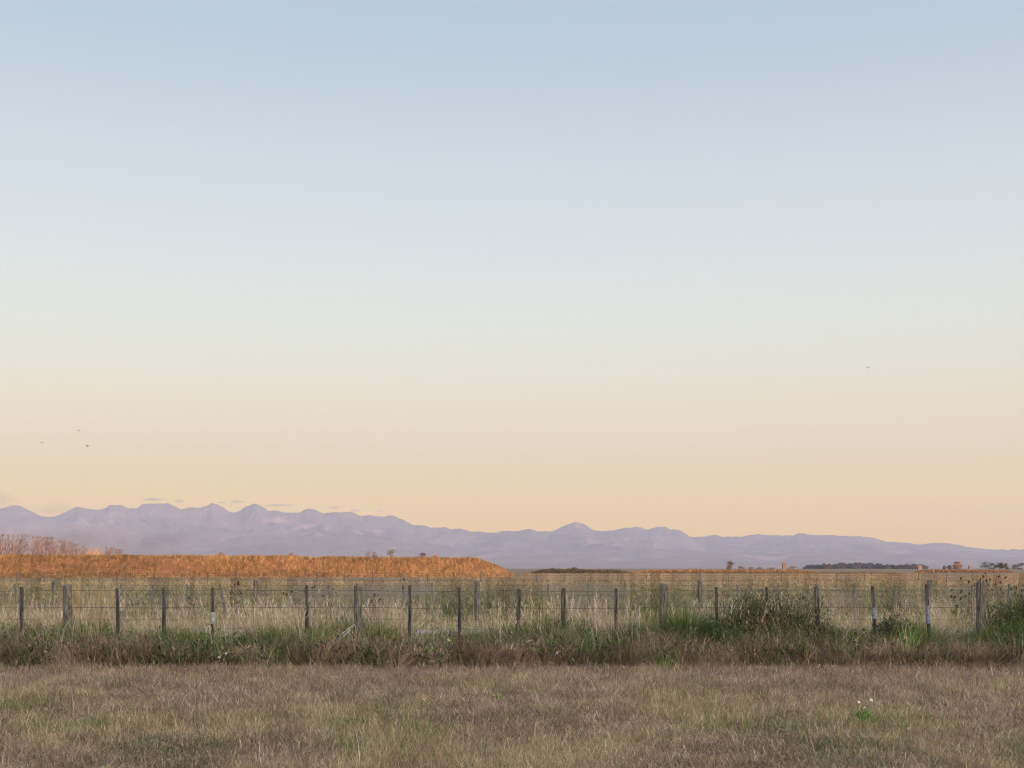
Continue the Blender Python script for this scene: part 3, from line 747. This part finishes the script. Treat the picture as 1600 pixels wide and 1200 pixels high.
# seeding docks: thin stems with dark brown heads
def dock(px, top, Y_, heads, label):
    X_ = PX(px, Y_); root = empty("dock_plant", (X_, Y_, 0)); props(root, label, "weed", "dried docks with dark seed heads")
    rd = random.Random(int(px * 3)); H_ = PZ(top, Y_)
    Vs = []; Fs = []; hV = []; hF = []
    for k in range(heads):
        a = rd.uniform(0, 6.28); q = rd.uniform(.02, .17); hh = H_ * rd.uniform(.78, 1.0)
        tip = (math.cos(a) * q, math.sin(a) * q, hh)
        V, Fc = tube("s", [(0, 0, -.02), (tip[0] * .4, tip[1] * .4, hh * .6), tip], [.004, .003, .002], M_BARK, 4)
        o_ = len(Vs); Vs += V; Fs += [tuple(i + o_ for i in f) for f in Fc]
        hV = []; hF = []
        for j in range(5):
            cx_, cy_, cz_ = tip[0] + rd.uniform(-.012, .012), tip[1] + rd.uniform(-.012, .012), hh - .01 + rd.uniform(-.02, .02)
            r_ = rd.uniform(.008, .016); o_ = len(hV)
            for dz, s_ in ((-1, 0.3), (0, 1.0), (1, .3)):
                for m_ in range(5):
                    an = m_ * 1.2566 + rd.uniform(-.3, .3)
                    hV.append((cx_ + math.cos(an) * r_ * s_, cy_ + math.sin(an) * r_ * s_, cz_ + dz * r_))
            for q_ in range(2):
                for m_ in range(5):
                    hF.append((o_ + q_ * 5 + m_, o_ + q_ * 5 + (m_ + 1) % 5, o_ + q_ * 5 + 5 + (m_ + 1) % 5, o_ + q_ * 5 + 5 + m_))
            hF.append(tuple(o_ + m_ for m_ in range(5))[::-1]); hF.append(tuple(o_ + 10 + m_ for m_ in range(5)))
        link("seed_head", bm_mesh("seed_head", hV, hF, M_SEED), root)
    link("stems", bm_mesh("stems", Vs, Fs, M_BARK), root)
for px, top, Y_, n_, lb in [
        (490, 910, 22.8, 5, "dried dock just right of the batten left of the second thick post"),
        (372, 904, 23.4, 4, "dried dock left of the grey post beyond the road"),
        (368, 921, 22.4, 5, "shorter dried dock low between two near battens on the left"),
        (303, 930, 22.6, 4, "dried dock near the leaning grey batten on the left"),
        (590, 928, 22.2, 3, "small dried dock right of the second thick post"),
        (632, 900, 23.6, 2, "dried dock reaching above the top wire left of the centre batten"),
        (1545, 894, 21.9, 7, "tallest dried dock, right above the rightmost thick post"),
        (1567, 900, 22.1, 6, "dried dock right of the rightmost thick post, second tallest"),
        (1512, 900, 22.0, 5, "dried dock just left of the rightmost thick post"),
        (1500, 916, 22.3, 5, "dried dock midway between sleeved batten and rightmost thick post"),
        (1592, 914, 21.8, 5, "dried dock at the right edge of the photo"),
        (1258, 914, 22.4, 3, "lone dried dock left of the dark batten that leans"),
        (1488, 938, 22.0, 3, "low dried dock right of the batten pair"),
        (448, 906, 23.0, 3, "dried dock left of the batten that nears the second thick post")]:
    dock(px, top, Y_, n_, lb)

# daisies and the bright green weeds in the field
def daisy(root_loc, h_, r_, label, parent=None):
    root = parent or props(empty("daisy", root_loc), label, "flower", "white daisies")
    off = Vector(root_loc) if parent else Vector((0, 0, 0))
    V, Fc = tube("stem", [tuple(off), tuple(off + Vector((.005, 0, h_ * .5))), tuple(off + Vector((.012, 0, h_)))], .0022, M_LEAF, 5)
    me = bm_mesh("stem", V, Fc, M_STEM); link("stem", me, root)
    c = off + Vector((.012, 0, h_)); V = []; Fc = []
    tilt = .8
    for k in range(13):
        a = k * 2 * math.pi / 13; a2 = a + .2; a0 = a - .2
        o_ = len(V)
        for an, q in ((a, .2), (a0, .75), (a, 1.0), (a2, .75)):
            xx, yy = math.cos(an) * r_ * q, math.sin(an) * r_ * q
            V.append((c.x + xx, c.y + yy * math.cos(tilt), c.z + yy * math.sin(tilt) + .002 * k % .003))
        Fc.append((o_, o_ + 1, o_ + 2, o_ + 3))
    link("petals", bm_mesh("petals", V, Fc, M_WHITE), root)
    V = []; Fc = []
    for q, (rr, zz) in enumerate(((.28, 0), (.22, .12), (.0001, .18))):
        for k in range(8):
            a = k * math.pi / 4; xx, yy = math.cos(a) * r_ * rr, math.sin(a) * r_ * rr
            V.append((c.x + xx, c.y + yy * math.cos(tilt) - zz * r_ * math.sin(tilt), c.z + yy * math.sin(tilt) + zz * r_ * math.cos(tilt)))
    for q in range(2):
        for k in range(8): Fc.append((q * 8 + k, q * 8 + (k + 1) % 8, q * 8 + 8 + (k + 1) % 8, q * 8 + 8 + k))
    link("flower_centre", bm_mesh("flower_centre", V, Fc, M_YELLOW), root)
    return root
M_STEM = noise_mat("green_stem", [(0.4, (.08, .14, .04)), (0.6, (.12, .2, .05))], nscale=30)
for px, py, Y_, r_, lb in [(341, 1027, 19.3, .022, "white daisy left of a pair in the verge below the batten"),
                           (352, 1021, 19.35, .02, "white daisy right of a pair in the verge below the batten"),
                           (1232, 1052, 18.6, .018, "white daisy at the verge edge below the broad dark bush"),
                           (1468, 1067, 16.2, .014, "small white daisy in brown grass near the right side"),
                           (1417, 1100, 13.7, .013, "small white daisy right of the green daisy plant"),
                           (1195, 1073, 15.6, .013, "small white daisy in brown grass left of the green daisy plant"),
                           (6, 1112, 12.8, .016, "white daisy at the left edge of the field"),
                           (740, 1144, 11.4, .012, "small white daisy in the field below the small green seedling")]:
    X_ = PX(px, Y_); daisy((X_, Y_, 0), PZ(py, Y_), r_, lb)

def leafy(name, label, px, Y_, h_, rad, n, leaf):
    root = props(empty(name, (PX(px, Y_), Y_, 0)), label, "weed")
    aa = rng.uniform(0, 6.28, n); rr = rad * np.sqrt(rng.uniform(0, 1, n))
    zz = h_ * rng.uniform(.05, .95, n) * (1 - .5 * (rr / rad) ** 2)
    b = np.stack([rr * np.cos(aa), rr * np.sin(aa), zz], 1)
    ln = rng.uniform(.3, 1.0, n)
    V, T, _ = blades(b, rng.uniform(.7, 1.4, n) * leaf, rng.uniform(.35, .6, n) * leaf, aa, ln, ln * .5)
    A = Acc(); A.add(V, T, tint((.13, .26, .035), n, .22), 5)
    link("leaves", A.mesh("leaves", M_LEAF), root)
    Vs = []; Fs = []
    for k in range(7):
        a = k * .9; V, Fc = tube("s", [(0, 0, -.01), (math.cos(a) * rad * .6, math.sin(a) * rad * .6, h_ * .75)], .0025, M_STEM, 4)
        o_ = len(Vs); Vs += V; Fs += [tuple(i + o_ for i in f) for f in Fc]
    link("stems", bm_mesh("stems", Vs, Fs, M_STEM), root)
    return root
pl = leafy("daisy_plant", "bright green leafy plant with white daisies in the near field", 1346, 11.9, .17, .105, 260, .045)
for dx, dy, hh, rr in ((-.035, 0, .255, .015), (.085, .02, .275, .016), (.03, .05, .2, .010)):
    daisy((dx, dy, 0), hh, rr, "", parent=pl)
leafy("green_seedling", "small bright green seedling alone in the brown field near the verge", 775, 14.3, .1, .045, 70, .032)

# ------------------------------------------------------------------ trees
def tree(name, label, px, Y_, h_, wd, trunk, cols, w_, n=900, leaf=.35, lean=0.0, group=None, up=0.0, cat="tree", lobes=9, base_py=None, z0=0.0, clear=.25):
    X_ = PX(px, Y_); root = props(empty(name, (X_, Y_, z0)), label, cat, group)
    rd = random.Random(int(px * 7 + Y_))
    Vs = []; Fs = []; cen = []
    def ad(pts, r):
        V, Fc = tube("t", pts, r, M_BARK, 6); o_ = len(Vs); Vs.extend(V); Fs.extend([tuple(i + o_ for i in f) for f in Fc])
    top = (lean * h_, 0, h_ * .8)
    ad([(0, 0, -.2), (lean * h_ * .3, 0, h_ * .35), top], [trunk, trunk * .7, trunk * .15])
    for k in range(lobes):
        a = rd.uniform(0, 6.28); f = rd.uniform(0, 1); z = h_ * (clear + (.92 - clear) * f)
        env = math.sin(math.pi * min(1, .18 + .8 * f)) ** .7 * wd * .5 * rd.uniform(.5, .85)
        c = (math.cos(a) * env + lean * z, math.sin(a) * env, z); cen.append(c)
        zs = z * (.55 if up == 0 else .35)
        ad([(lean * zs, 0, zs), ((c[0] + lean * zs) / 2, c[1] / 2, (c[2] + zs) / 2 + h_ * .02), c], [trunk * .4, trunk * .25, trunk * .08])
    link("trunk", bm_mesh("trunk", Vs, Fs, M_BARK), root)
    cen = np.array(cen); ci = rng.integers(0, lobes, n)
    sp = np.array([wd * .13, wd * .13, h_ * (.07 + .09 * up)])
    b = cen[ci] + rng.normal(0, 1, (n, 3)) * sp
    b[:, 2] = np.clip(b[:, 2], .02 * h_, h_ * 1.02)
    az = rng.uniform(0, 6.28, n) if up == 0 else rng.normal(0, .6, n)
    ln = rng.uniform(.1, 1.0, n) * (1 if up == 0 else .6)
    V, T, _ = blades(b, rng.uniform(.6, 1.5, n) * leaf * (1 + 2.2 * up), rng.uniform(.5, 1, n) * leaf * (1 - .55 * up), az, ln, ln * .4)
    lc = rng.uniform(.75, 1.25, lobes)[ci][:, None]
    A = Acc(); A.add(V, T, tint(pick(np.tile(w_, (n, 1)), cols) * lc, n, .25), 5)
    link("crown", A.mesh("crown", M_LEAF), root)
    return root

TW = [(.21, .145, .13), (.16, .115, .11), (.26, .18, .145)]
G = "row of bare windswept trees behind the bank"
for i, (px, top, Y_, wd, lb) in enumerate([
        (-70, 836, 470, 6, "outermost bare tree of the windswept row"), (-35, 838, 490, 6, "second outermost bare tree of the windswept row"),
        (6, 839, 500, 7, "leftmost visible bare pink tree of the row behind the bank"), (22, 840, 520, 5, "second bare pink tree from the left edge behind the bank"),
        (38, 840, 540, 6, "third bare pink tree from the left, with a wide top"), (54, 842, 560, 6, "fourth bare tree from the left, before the gap of light"),
        (72, 843, 580, 8.5, "densest bare reddish tree of the row behind the bank"), (88, 846, 610, 5, "slim bare tree just right of the densest reddish one"),
        (98, 848, 640, 5, "sixth slim bare tree of the row, leaning right"), (110, 850, 680, 5, "slim leaning bare tree right of the row's middle"),
        (120, 852, 720, 6, "leaning bare mauve tree of the descending row"), (131, 854, 760, 6, "last mauve tree before the golden low tree"),
        (149, 856, 790, 9, "low golden orange tree near the right end of the row"), (163, 857, 830, 6, "small orange tree right of the low golden tree"),
        (176, 858, 870, 7, "small windswept tree second from the right end of the row"), (186, 861, 900, 6, "last and lowest windswept tree at the right end of the row")]):
    gold = i in (12,)
    tree("bare_tree" if not gold else "golden_tree", lb, px - (HZ - top) * .18, Y_, PZ(top, Y_), wd * 1.25, .22,
         TW if not gold else [(.5, .30, .08), (.42, .24, .08)], [.5, .3, .3] if not gold else [.6, .4],
         n=520 if i != 6 else 1100, leaf=.42, lean=.18, group=G, up=1.0 if not gold else .3, lobes=11, clear=.3)

GB = "small shrubs on top of the stop bank"
for px, top, w_, lb, c in [(577, 861, 1.6, "thin twiggy shrub on the bank, left of the dark one", [(.18, .14, .13)]), (612, 860, 1.9, "tallest dark olive shrub on top of the bank", [(.12, .10, .05), (.16, .12, .05)]),
                           (660, 865, 1.4, "small dark shrub on the bank right of the tallest one", [(.09, .07, .06)]), (680, 867, 1.0, "little orange tuft of scrub near the bank's right end", [(.4, .2, .1)]),
                           (345, 864, 1.2, "little dry shrub on the bank in the left half", [(.25, .17, .12)]), (455, 864, .9, "tiny twiggy shrub on the bank between two larger gaps", [(.22, .15, .12)]),
                           (585, 864, .8, "tiny twiggy shrub next to the thin shrub on the bank", [(.2, .15, .14)])]:
    X_ = PX(px, 215); Yb = float(bank_base(np.array(X_))) + 8.5; X_ = PX(px, Yb); zb = float(bank_z(np.array(X_), np.array(8.5)))
    tree("bank_shrub", lb, px, Yb, PZ(top, Yb) - zb + .1, w_, .03, c, [1.0] * len(c), n=240, leaf=.09, group=GB, cat="shrub", lobes=7, z0=zb - .1, clear=.1, up=.6)

tree("round_tree", "lone round dark tree standing on the plain right of centre", 1141, 900, PZ(876, 900), 5.6, .3, [(.13, .10, .08), (.20, .14, .10)], [.6, .4], n=1100, leaf=.4, lobes=18, clear=.06)
for px, top, Y_, wd, lb in [(1158, 884, 900, 4, "small dark bush right of the lone round tree"), (1173, 886, 980, 4, "low bush second right of the lone round tree"),
                            (1187, 886, 1000, 5, "low reddish bush halfway between round tree and brown tower"), (1205, 887, 1000, 6, "faint low bush just left of the brown tower"),
                            (1240, 885, 1100, 10, "low wide bush right of the brown tower")]:
    tree("plain_bush", lb, px, Y_, PZ(top, Y_), wd, .12, [(.10, .09, .08), (.17, .12, .10)], [.6, .4], n=350, leaf=.35, lobes=8, clear=.1, group="low bushes on the plain", cat="bush")
tree("autumn_tree", "round autumn brown tree on the horizon, right side", 1497, 950, PZ(878, 950), 7.5, .3, [(.21, .13, .09), (.16, .11, .08)], [.6, .4], n=1100, leaf=.45, lobes=14, clear=.12)
GR = "trees at the right end of the horizon"
for px, top, Y_, wd, lb, c in [(1540, 878, 1500, 13, "broad blue grey tree, first of the right horizon group", (.05, .075, .09)), (1549, 880, 1550, 11, "blue grey tree between the broad one and the darkest", (.055, .08, .10)),
                               (1562, 880, 1000, 6.5, "darkest tree of the right horizon group", (.045, .045, .035)), (1572, 881, 1100, 5, "thin grey tree right of the darkest tree", (.10, .09, .07)),
                               (1586, 882, 1600, 10, "grey tree low near the right edge of the horizon", (.08, .09, .10)), (1597, 880, 1550, 13, "grey blue tree at the right edge of the horizon", (.06, .07, .055)),
                               (1483, 884, 1300, 4, "tiny grey tree left of the round autumn tree", (.09, .09, .08)), (1476, 884, 1300, 3, "tiniest grey tree on the horizon, left of another tiny one", (.09, .09, .08))]:
    tree("horizon_tree", lb, px, Y_, PZ(top, Y_), wd, .3, [c, tuple(q * 1.5 for q in c)], [.6, .4], n=700, leaf=.6, lobes=11, clear=.08, group=GR)

# far belt of trees, one mass
A = Acc()
for i in range(75):
    px = 1258 + 190 * (i + random.uniform(-.4, .4)) / 75
    top = np.interp(px, [1255, 1265, 1280, 1300, 1345, 1375, 1380, 1400, 1440, 1450], [887, 884, 883, 881, 880.5, 882, 884, 882.5, 882.5, 887]) + random.choice((-1.6, -.6, 0, .5, 1.0, 2.0))
    Y_ = random.uniform(2800, 3300); H_ = PZ(top, Y_); n = 260
    c = np.array([PX(px, Y_), Y_, 0]); w_ = random.uniform(10, 18)
    th = rng.uniform(0, 6.28, n); f = rng.uniform(0.02, 1, n); rr = np.sin(np.pi * np.clip(.15 + .8 * f, 0, 1)) * w_ * .5 * rng.uniform(.4, 1, n)
    b = c + np.stack([rr * np.cos(th), rr * np.sin(th), f * H_ * .92], 1); ln = rng.uniform(.1, 1, n)
    V, T, _ = blades(b, rng.uniform(1.2, 3, n), rng.uniform(1, 2.2, n), th, ln, ln * .4)
    cc = random.choice([(.055, .08, .11), (.075, .09, .12), (.12, .10, .11)]); A.add(V, T, tint(cc, n, .25), 5)  # bluish greys put the low-lying haze into the leaf colour
props(link("distant_woods", A.mesh("distant_woods", M_LEAF)), "long low grey mauve belt of woods on the right horizon", "woods", kind="stuff")

# low dark scrub hedge right of the bank end, and the sunlit rank strips on the far pasture
def strip(name, label, cat, pxs, tops, Y_, depth, n, cols, w_, leaf, kind="stuff", hmul=1.0, lean=1.0):
    px = rng.uniform(pxs[0], pxs[-1], n); Yk = Y_ + rng.uniform(0, depth, n)
    H_ = EYE - (np.interp(px, pxs, tops) - HZ) / F * Y_
    H_ = np.clip(H_ * (.75 + .45 * fbm(px * .25, px * 0, int(Y_), 3)), .15, 9)
    f = rng.uniform(0, 1, n) ** .8
    H_ = H_ * np.clip(np.minimum(px - pxs[0], pxs[-1] - px) / (.12 * (pxs[-1] - pxs[0])) + .1, 0, 1) ** .7
    b = np.stack([PX(px, Yk), Yk, np.clip(f * H_ - leaf * .6, 0, 99)], 1); ln = rng.uniform(.1, .9, n) * lean
    V, T, _ = blades(b, rng.uniform(.6, 1.4, n) * leaf, rng.uniform(.4, .9, n) * leaf, rng.uniform(0, 6.28, n), ln, ln * .4)
    A = Acc(); A.add(V, T, tint(pick(np.tile(w_, (n, 1)), cols), n, .28), 5)
    o = link(name, A.mesh(name, M_LEAF)); props(o, label, cat, kind=kind)
strip("scrub", "low dark scrub in a broken line right of the bank's end", "scrub", [830, 850, 862, 885, 896, 905, 915, 960, 985], [890.5, 889.5, 888, 889.5, 887, 888, 890.5, 890.5, 891], 395, 12, 16000, [(.11, .09, .065), (.15, .115, .085), (.07, .085, .05)], [.5, .4, .3], .35)
strip("orange_grass", "sunlit orange strip of rank grass far across the plain", "grass", [985, 1060, 1200, 1268, 1275], [890.5, 890, 890.3, 890.3, 891.5], 430, 14, 9000, [(.32, .20, .11), (.26, .145, .075), (.15, .10, .055)], [.5, .4, .3], .4, lean=.5)
strip("tan_grass", "sunlit tan strip of rank grass below the autumn tree", "grass", [1430, 1450, 1500, 1585], [891.5, 890, 890.3, 891], 450, 14, 8000, [(.27, .16, .10), (.23, .145, .09), (.13, .10, .06)], [.5, .4, .3], .4, lean=.5)
strip("dark_rushes", "thin dark line of rushes across the paddock in front of the orange strip", "rushes", [1020, 1130, 1200, 1310, 1400], [893.5, 893.5, 893.5, 893.5, 893.5], 380, 5, 2200, [(.10, .08, .05), (.14, .11, .07)], [.5, .4], .28, hmul=1)

# ------------------------------------------------------------------ small buildings on the plain
def box(x0, x1, y0, y1, z0, z1):
    V = [(x0, y0, z0), (x1, y0, z0), (x1, y1, z0), (x0, y1, z0), (x0, y0, z1), (x1, y0, z1), (x1, y1, z1), (x0, y1, z1)]
    return V, [(0, 3, 2, 1), (4, 5, 6, 7), (0, 1, 5, 4), (1, 2, 6, 5), (2, 3, 7, 6), (3, 0, 4, 7)]
Yt = 900; tw = empty("brown_tower", (PX(1225, Yt), Yt, 0)); props(tw, "narrow brown tower with a spike on the plain right of centre", "tower")
V, Fc = box(-1.2, 1.2, -1.2, 1.2, 0, 4.9); link("wall", bm_mesh("wall", V, Fc, M_TOWER), tw)
V = [(-1.45, -1.45, 4.9), (1.45, -1.45, 4.9), (1.45, 1.45, 4.9), (-1.45, 1.45, 4.9), (0, 0, 5.9)]
rf = link("roof", bm_mesh("roof", V, [(0, 1, 4), (1, 2, 4), (2, 3, 4), (3, 0, 4), (3, 2, 1, 0)], M_ROOF), tw)
V, Fc = tube("mast", [(0, 0, 5.7), (0, 0, 7.6)], .12, M_ROOF, 6); link("mast", bm_mesh("mast", V, Fc, M_ROOF), rf)
V, Fc = box(-.45, .45, -1.23, -1.2, .1, 2.0); link("door", bm_mesh("door", V, Fc, M_ROOF), tw)
def shed(name, label, px, Y_, w_, dp, h_, mw, mr, win=True):
    r_ = empty(name, (PX(px, Y_), Y_, 0)); props(r_, label, "shed")
    V, Fc = box(-w_ / 2, w_ / 2, -dp / 2, dp / 2, 0, h_); link("wall", bm_mesh("wall", V, Fc, mw), r_)
    e = .3; V = [(-w_ / 2 - e, -dp / 2 - e, h_), (w_ / 2 + e, -dp / 2 - e, h_), (w_ / 2 + e, dp / 2 + e, h_), (-w_ / 2 - e, dp / 2 + e, h_), (-w_ / 2 - e, 0, h_ + dp * .3), (w_ / 2 + e, 0, h_ + dp * .3)]
    link("roof", bm_mesh("roof", V, [(0, 1, 5, 4), (2, 3, 4, 5), (0, 4, 3), (1, 2, 5), (3, 2, 1, 0)], mr), r_)
    V, Fc = box(-w_ * .1, w_ * .15, -dp / 2 - .03, -dp / 2, .1, h_ * .75); link("door", bm_mesh("door", V, Fc, M_ROOF), r_)
shed("pink_shed", "small pink walled shed in front of the far woods", 1437, 1400, 4.5, 4, 3.6, M_WALLP, M_WALLP)
shed("orange_shed", "tiny dark roofed shed with an orange wall right of the autumn tree", 1516, 980, 2.2, 2.4, 2.8, M_WALLP, M_ROOF)

# ------------------------------------------------------------------ birds
def bird(px, py, Y_, span, yaw, flap, label):
    span *= 1.35; V = []; Fc = []
    prof = [(-.5, .02), (-.36, .05), (-.15, .10), (.1, .115), (.28, .075), (.37, .065), (.44, .045), (.52, .008)]
    L = span * .5
    for x_, r_ in prof:
        for k in range(8):
            a = k * math.pi / 4; V.append((x_ * L, math.cos(a) * r_ * L, math.sin(a) * r_ * L))
    for q in range(len(prof) - 1):
        for k in range(8): Fc.append((q * 8 + k, q * 8 + (k + 1) % 8, q * 8 + 8 + (k + 1) % 8, q * 8 + 8 + k))
    for s in (-1, 1):
        o_ = len(V); st = [(0, .28, .02, .04), (.25, .30, .10, .03), (.5, .24, .04, .02), (1.0, .03, -.06, .006)]
        for (f, ch_, xo, th) in st:
            y_ = s * f * span * .5; z_ = math.sin(flap) * f * span * .45 * (1 if f < .6 else .85); y_ *= math.cos(flap)
            V += [(xo * L + ch_ * L * .5, y_, z_), (xo * L, y_, z_ + th * L), (xo * L - ch_ * L * .5, y_, z_), (xo * L, y_, z_ - th * L * .4)]
        for q in range(3):
            for k in range(4): Fc.append((o_ + q * 4 + k, o_ + q * 4 + (k + 1) % 4, o_ + q * 4 + 4 + (k + 1) % 4, o_ + q * 4 + 4 + k))
        Fc.append((o_ + 12, o_ + 13, o_ + 14, o_ + 15))
    o_ = len(V); V += [(-.46 * L, -.04 * L, .01), (-.72 * L, -.12 * L, 0), (-.74 * L, .12 * L, 0), (-.46 * L, .04 * L, .01), (-.6 * L, 0, -.01)]
    Fc += [(o_, o_ + 1, o_ + 2, o_ + 3), (o_, o_ + 4, o_ + 1), (o_ + 1, o_ + 4, o_ + 2), (o_ + 2, o_ + 4, o_ + 3), (o_ + 3, o_ + 4, o_)]
    o = link("bird", bm_mesh("bird", V, Fc, M_FEATHER, True), None, (PX(px, Y_), Y_, PZ(py, Y_))); o.rotation_euler = (.1, 0, yaw)
    props(o, label, "bird", "birds flying in the sky")
bird(1356, 574.5, 150, .55, .9, .7, "lone dark bird high in the right half of the sky")
bird(124, 673, 170, .5, 2.4, .5, "topmost of the three birds low in the left sky")
bird(65, 691, 180, .55, 2.6, -.3, "leftmost of the three birds low in the left sky")
bird(137, 697, 150, .62, 2.7, .4, "lowest bird of three, just right of the topmost")

# ------------------------------------------------------------------ shelterbelt added unseen behind the camera to shade the near land
bxs = np.arange(-110, 420, 2.0)
hp = 11.2 + 1.6 * (fbm(bxs * .06, bxs * 0, 301, 3) - .5) * 2 + 2.2 * np.exp(-((bxs - 112) / 22) ** 2) + 1.0 * (bxs < 100)
V = []; T = []
for x_, hh in zip(bxs, hp):
    V += [(x_, -42, -.2), (x_, -42.6, hh * .6), (x_, -44, hh), (x_, -46, hh * .98), (x_, -47.6, hh * .6), (x_, -48, -.2)]
V = np.array(V)
for i in range(len(bxs) - 1):
    for k in range(5):
        a = i * 6 + k; T += [[a, a + 1, a + 7], [a, a + 7, a + 6]]
nb = len(V); C0 = np.tile((.05, .065, .035), (nb, 1))
n = 24000
x_ = rng.uniform(-110, 418, n); hh = np.interp(x_, bxs, hp); f = rng.uniform(0, 1, n) ** .5
b = np.stack([x_, rng.uniform(-48.4, -41.4, n), f * hh - .2], 1); ln = rng.uniform(.1, .9, n)
V2, T2, _ = blades(b, rng.uniform(.5, 1.6, n), rng.uniform(.3, .7, n), rng.uniform(0, 6.28, n), ln, ln * .4)
me = tri_mesh("shadebelt", np.concatenate([V, V2]), np.concatenate([np.array(T), T2 + nb]), M_LEAF, np.concatenate([C0, np.repeat(tint((.05, .07, .035), n), 5, 0)]))
props(link("shadebelt", me), "unseen dark green shelterbelt of conifers", "trees", kind="stuff")

# ------------------------------------------------------------------ haze
def vol_mat(name, dens, color, emis=0.0, ecol=(1, 1, 1), ani=0.0):
    m, n, l = mat_new(name)
    out = n.new("ShaderNodeOutputMaterial"); v = n.new("ShaderNodeVolumePrincipled")
    v.inputs["Density"].default_value = dens; v.inputs["Color"].default_value = (*color, 1)
    v.inputs["Anisotropy"].default_value = ani
    v.inputs["Density Attribute"].default_value = ""
    l.new(v.outputs[0], out.inputs["Volume"]); return m
M_HAZE = vol_mat("haze", 3.3e-5, (0.60, 0.72, 1.0))
V, Fc = box(-21500, 21500, -150, 34500, -12, 1580)
hz = link("haze", bm_mesh("haze", V, Fc, M_HAZE)); props(hz, "pale blue mauve haze lying over the plain and the mountains", "haze", kind="stuff")

# ------------------------------------------------------------------ smoke over the plain at the left, clouds behind the range
def puff_mat(name, dens, color, nsc, lo, hi, bx_):
    """heterogeneous volume: noise shaped by an ellipsoid fall-off inside its box"""
    m, n, l = mat_new(name)
    out = n.new("ShaderNodeOutputMaterial"); v = n.new("ShaderNodeVolumePrincipled")
    v.inputs["Color"].default_value = (*color, 1)
    c = n.new("ShaderNodeTexCoord"); mp = n.new("ShaderNodeMapping"); mp.inputs["Scale"].default_value = tuple(1 / q for q in bx_)
    ln_ = n.new("ShaderNodeVectorMath"); ln_.operation = 'LENGTH'
    l.new(c.outputs["Object"], mp.inputs[0]); l.new(mp.outputs[0], ln_.inputs[0])
    fo = n.new("ShaderNodeMapRange"); fo.inputs[1].default_value = 1.0; fo.inputs[2].default_value = .2; fo.inputs[3].default_value = 0; fo.inputs[4].default_value = 1
    l.new(ln_.outputs["Value"], fo.inputs[0])
    no = n.new("ShaderNodeTexNoise"); no.inputs["Scale"].default_value = nsc; no.inputs["Detail"].default_value = 4
    l.new(c.outputs["Object"], no.inputs[0])
    mr = n.new("ShaderNodeMapRange"); mr.inputs[1].default_value = lo; mr.inputs[2].default_value = hi
    l.new(no.outputs[0], mr.inputs[0])
    a = n.new("ShaderNodeMath"); a.operation = 'MULTIPLY'; l.new(fo.outputs[0], a.inputs[0]); l.new(mr.outputs[0], a.inputs[1])
    d_ = n.new("ShaderNodeMath"); d_.operation = 'MULTIPLY'; d_.inputs[1].default_value = dens; l.new(a.outputs[0], d_.inputs[0])
    l.new(d_.outputs[0], v.inputs["Density"]); l.new(v.outputs[0], out.inputs["Volume"])
    return m
def ellipsoid(name, rx, ry, rz, mat):
    V = []; Fc = []
    for i in range(9):
        th = math.pi * i / 8
        for k in range(16):
            a = k * math.pi / 8; V.append((math.sin(th) * math.cos(a) * rx, math.sin(th) * math.sin(a) * ry, math.cos(th) * rz))
    for i in range(8):
        for k in range(16): Fc.append((i * 16 + k, (i + 1) * 16 + k, (i + 1) * 16 + (k + 1) % 16, i * 16 + (k + 1) % 16))
    return bm_mesh(name, V, Fc, mat)
CY = 38000.0
CL = empty("clouds", (0, CY, 0)); props(CL, kind="stuff"); CL["label"] = "thin grey mauve scraps of cloud just above the left peaks"
for k, (px, py, wpx, hpx) in enumerate([(240, 780.5, 22, 3.0), (281, 783, 10, 2.0), (347, 785.5, 8, 1.6), (371, 784, 15, 2.6), (436, 789.5, 27, 2.4), (522, 793, 10, 2.2), (555, 798, 10, 2.0), (596, 798, 6, 1.6)]):
    rx, rz = wpx / F * CY, hpx / F * CY
    m_ = puff_mat("cloud_vapour", 7e-3, (0.36, 0.34, 0.42), 0.0035, .36, .62, (rx, 300, rz))  # dark vapour colour paints in the unlit look of the clouds
    link("cloud", ellipsoid("cloud", rx, 300, rz, m_), CL, (PX(px, CY), 0, PZ(py, CY)))
SY = 6500.0
SM = empty("smoke", (0, SY, 0)); props(SM, kind="stuff"); SM["label"] = "thin drifting smoke in front of the mountains at the left"
for k, (px, py, wpx, hpx, dn, sc_) in enumerate([(110, 846, 210, 36, 1.6, (.66, .64, .72)), (245, 848, 80, 24, .9, (.30, .31, .42)), (110, 838, 60, 20, .5, (.32, .32, .40)), (-5, 785, 35, 22, .5, (.36, .37, .46)), (85, 797, 34, 12, .4, (.40, .38, .46))]):
    rx, rz = wpx / F * SY, hpx / F * SY
    m_ = puff_mat("smoke", 8e-3 * dn, sc_, 0.012, .42, .70, (rx, 160, rz))
    link("plume", ellipsoid("plume", rx, 160, rz, m_), SM, (PX(px, SY), 0, PZ(py, SY)))
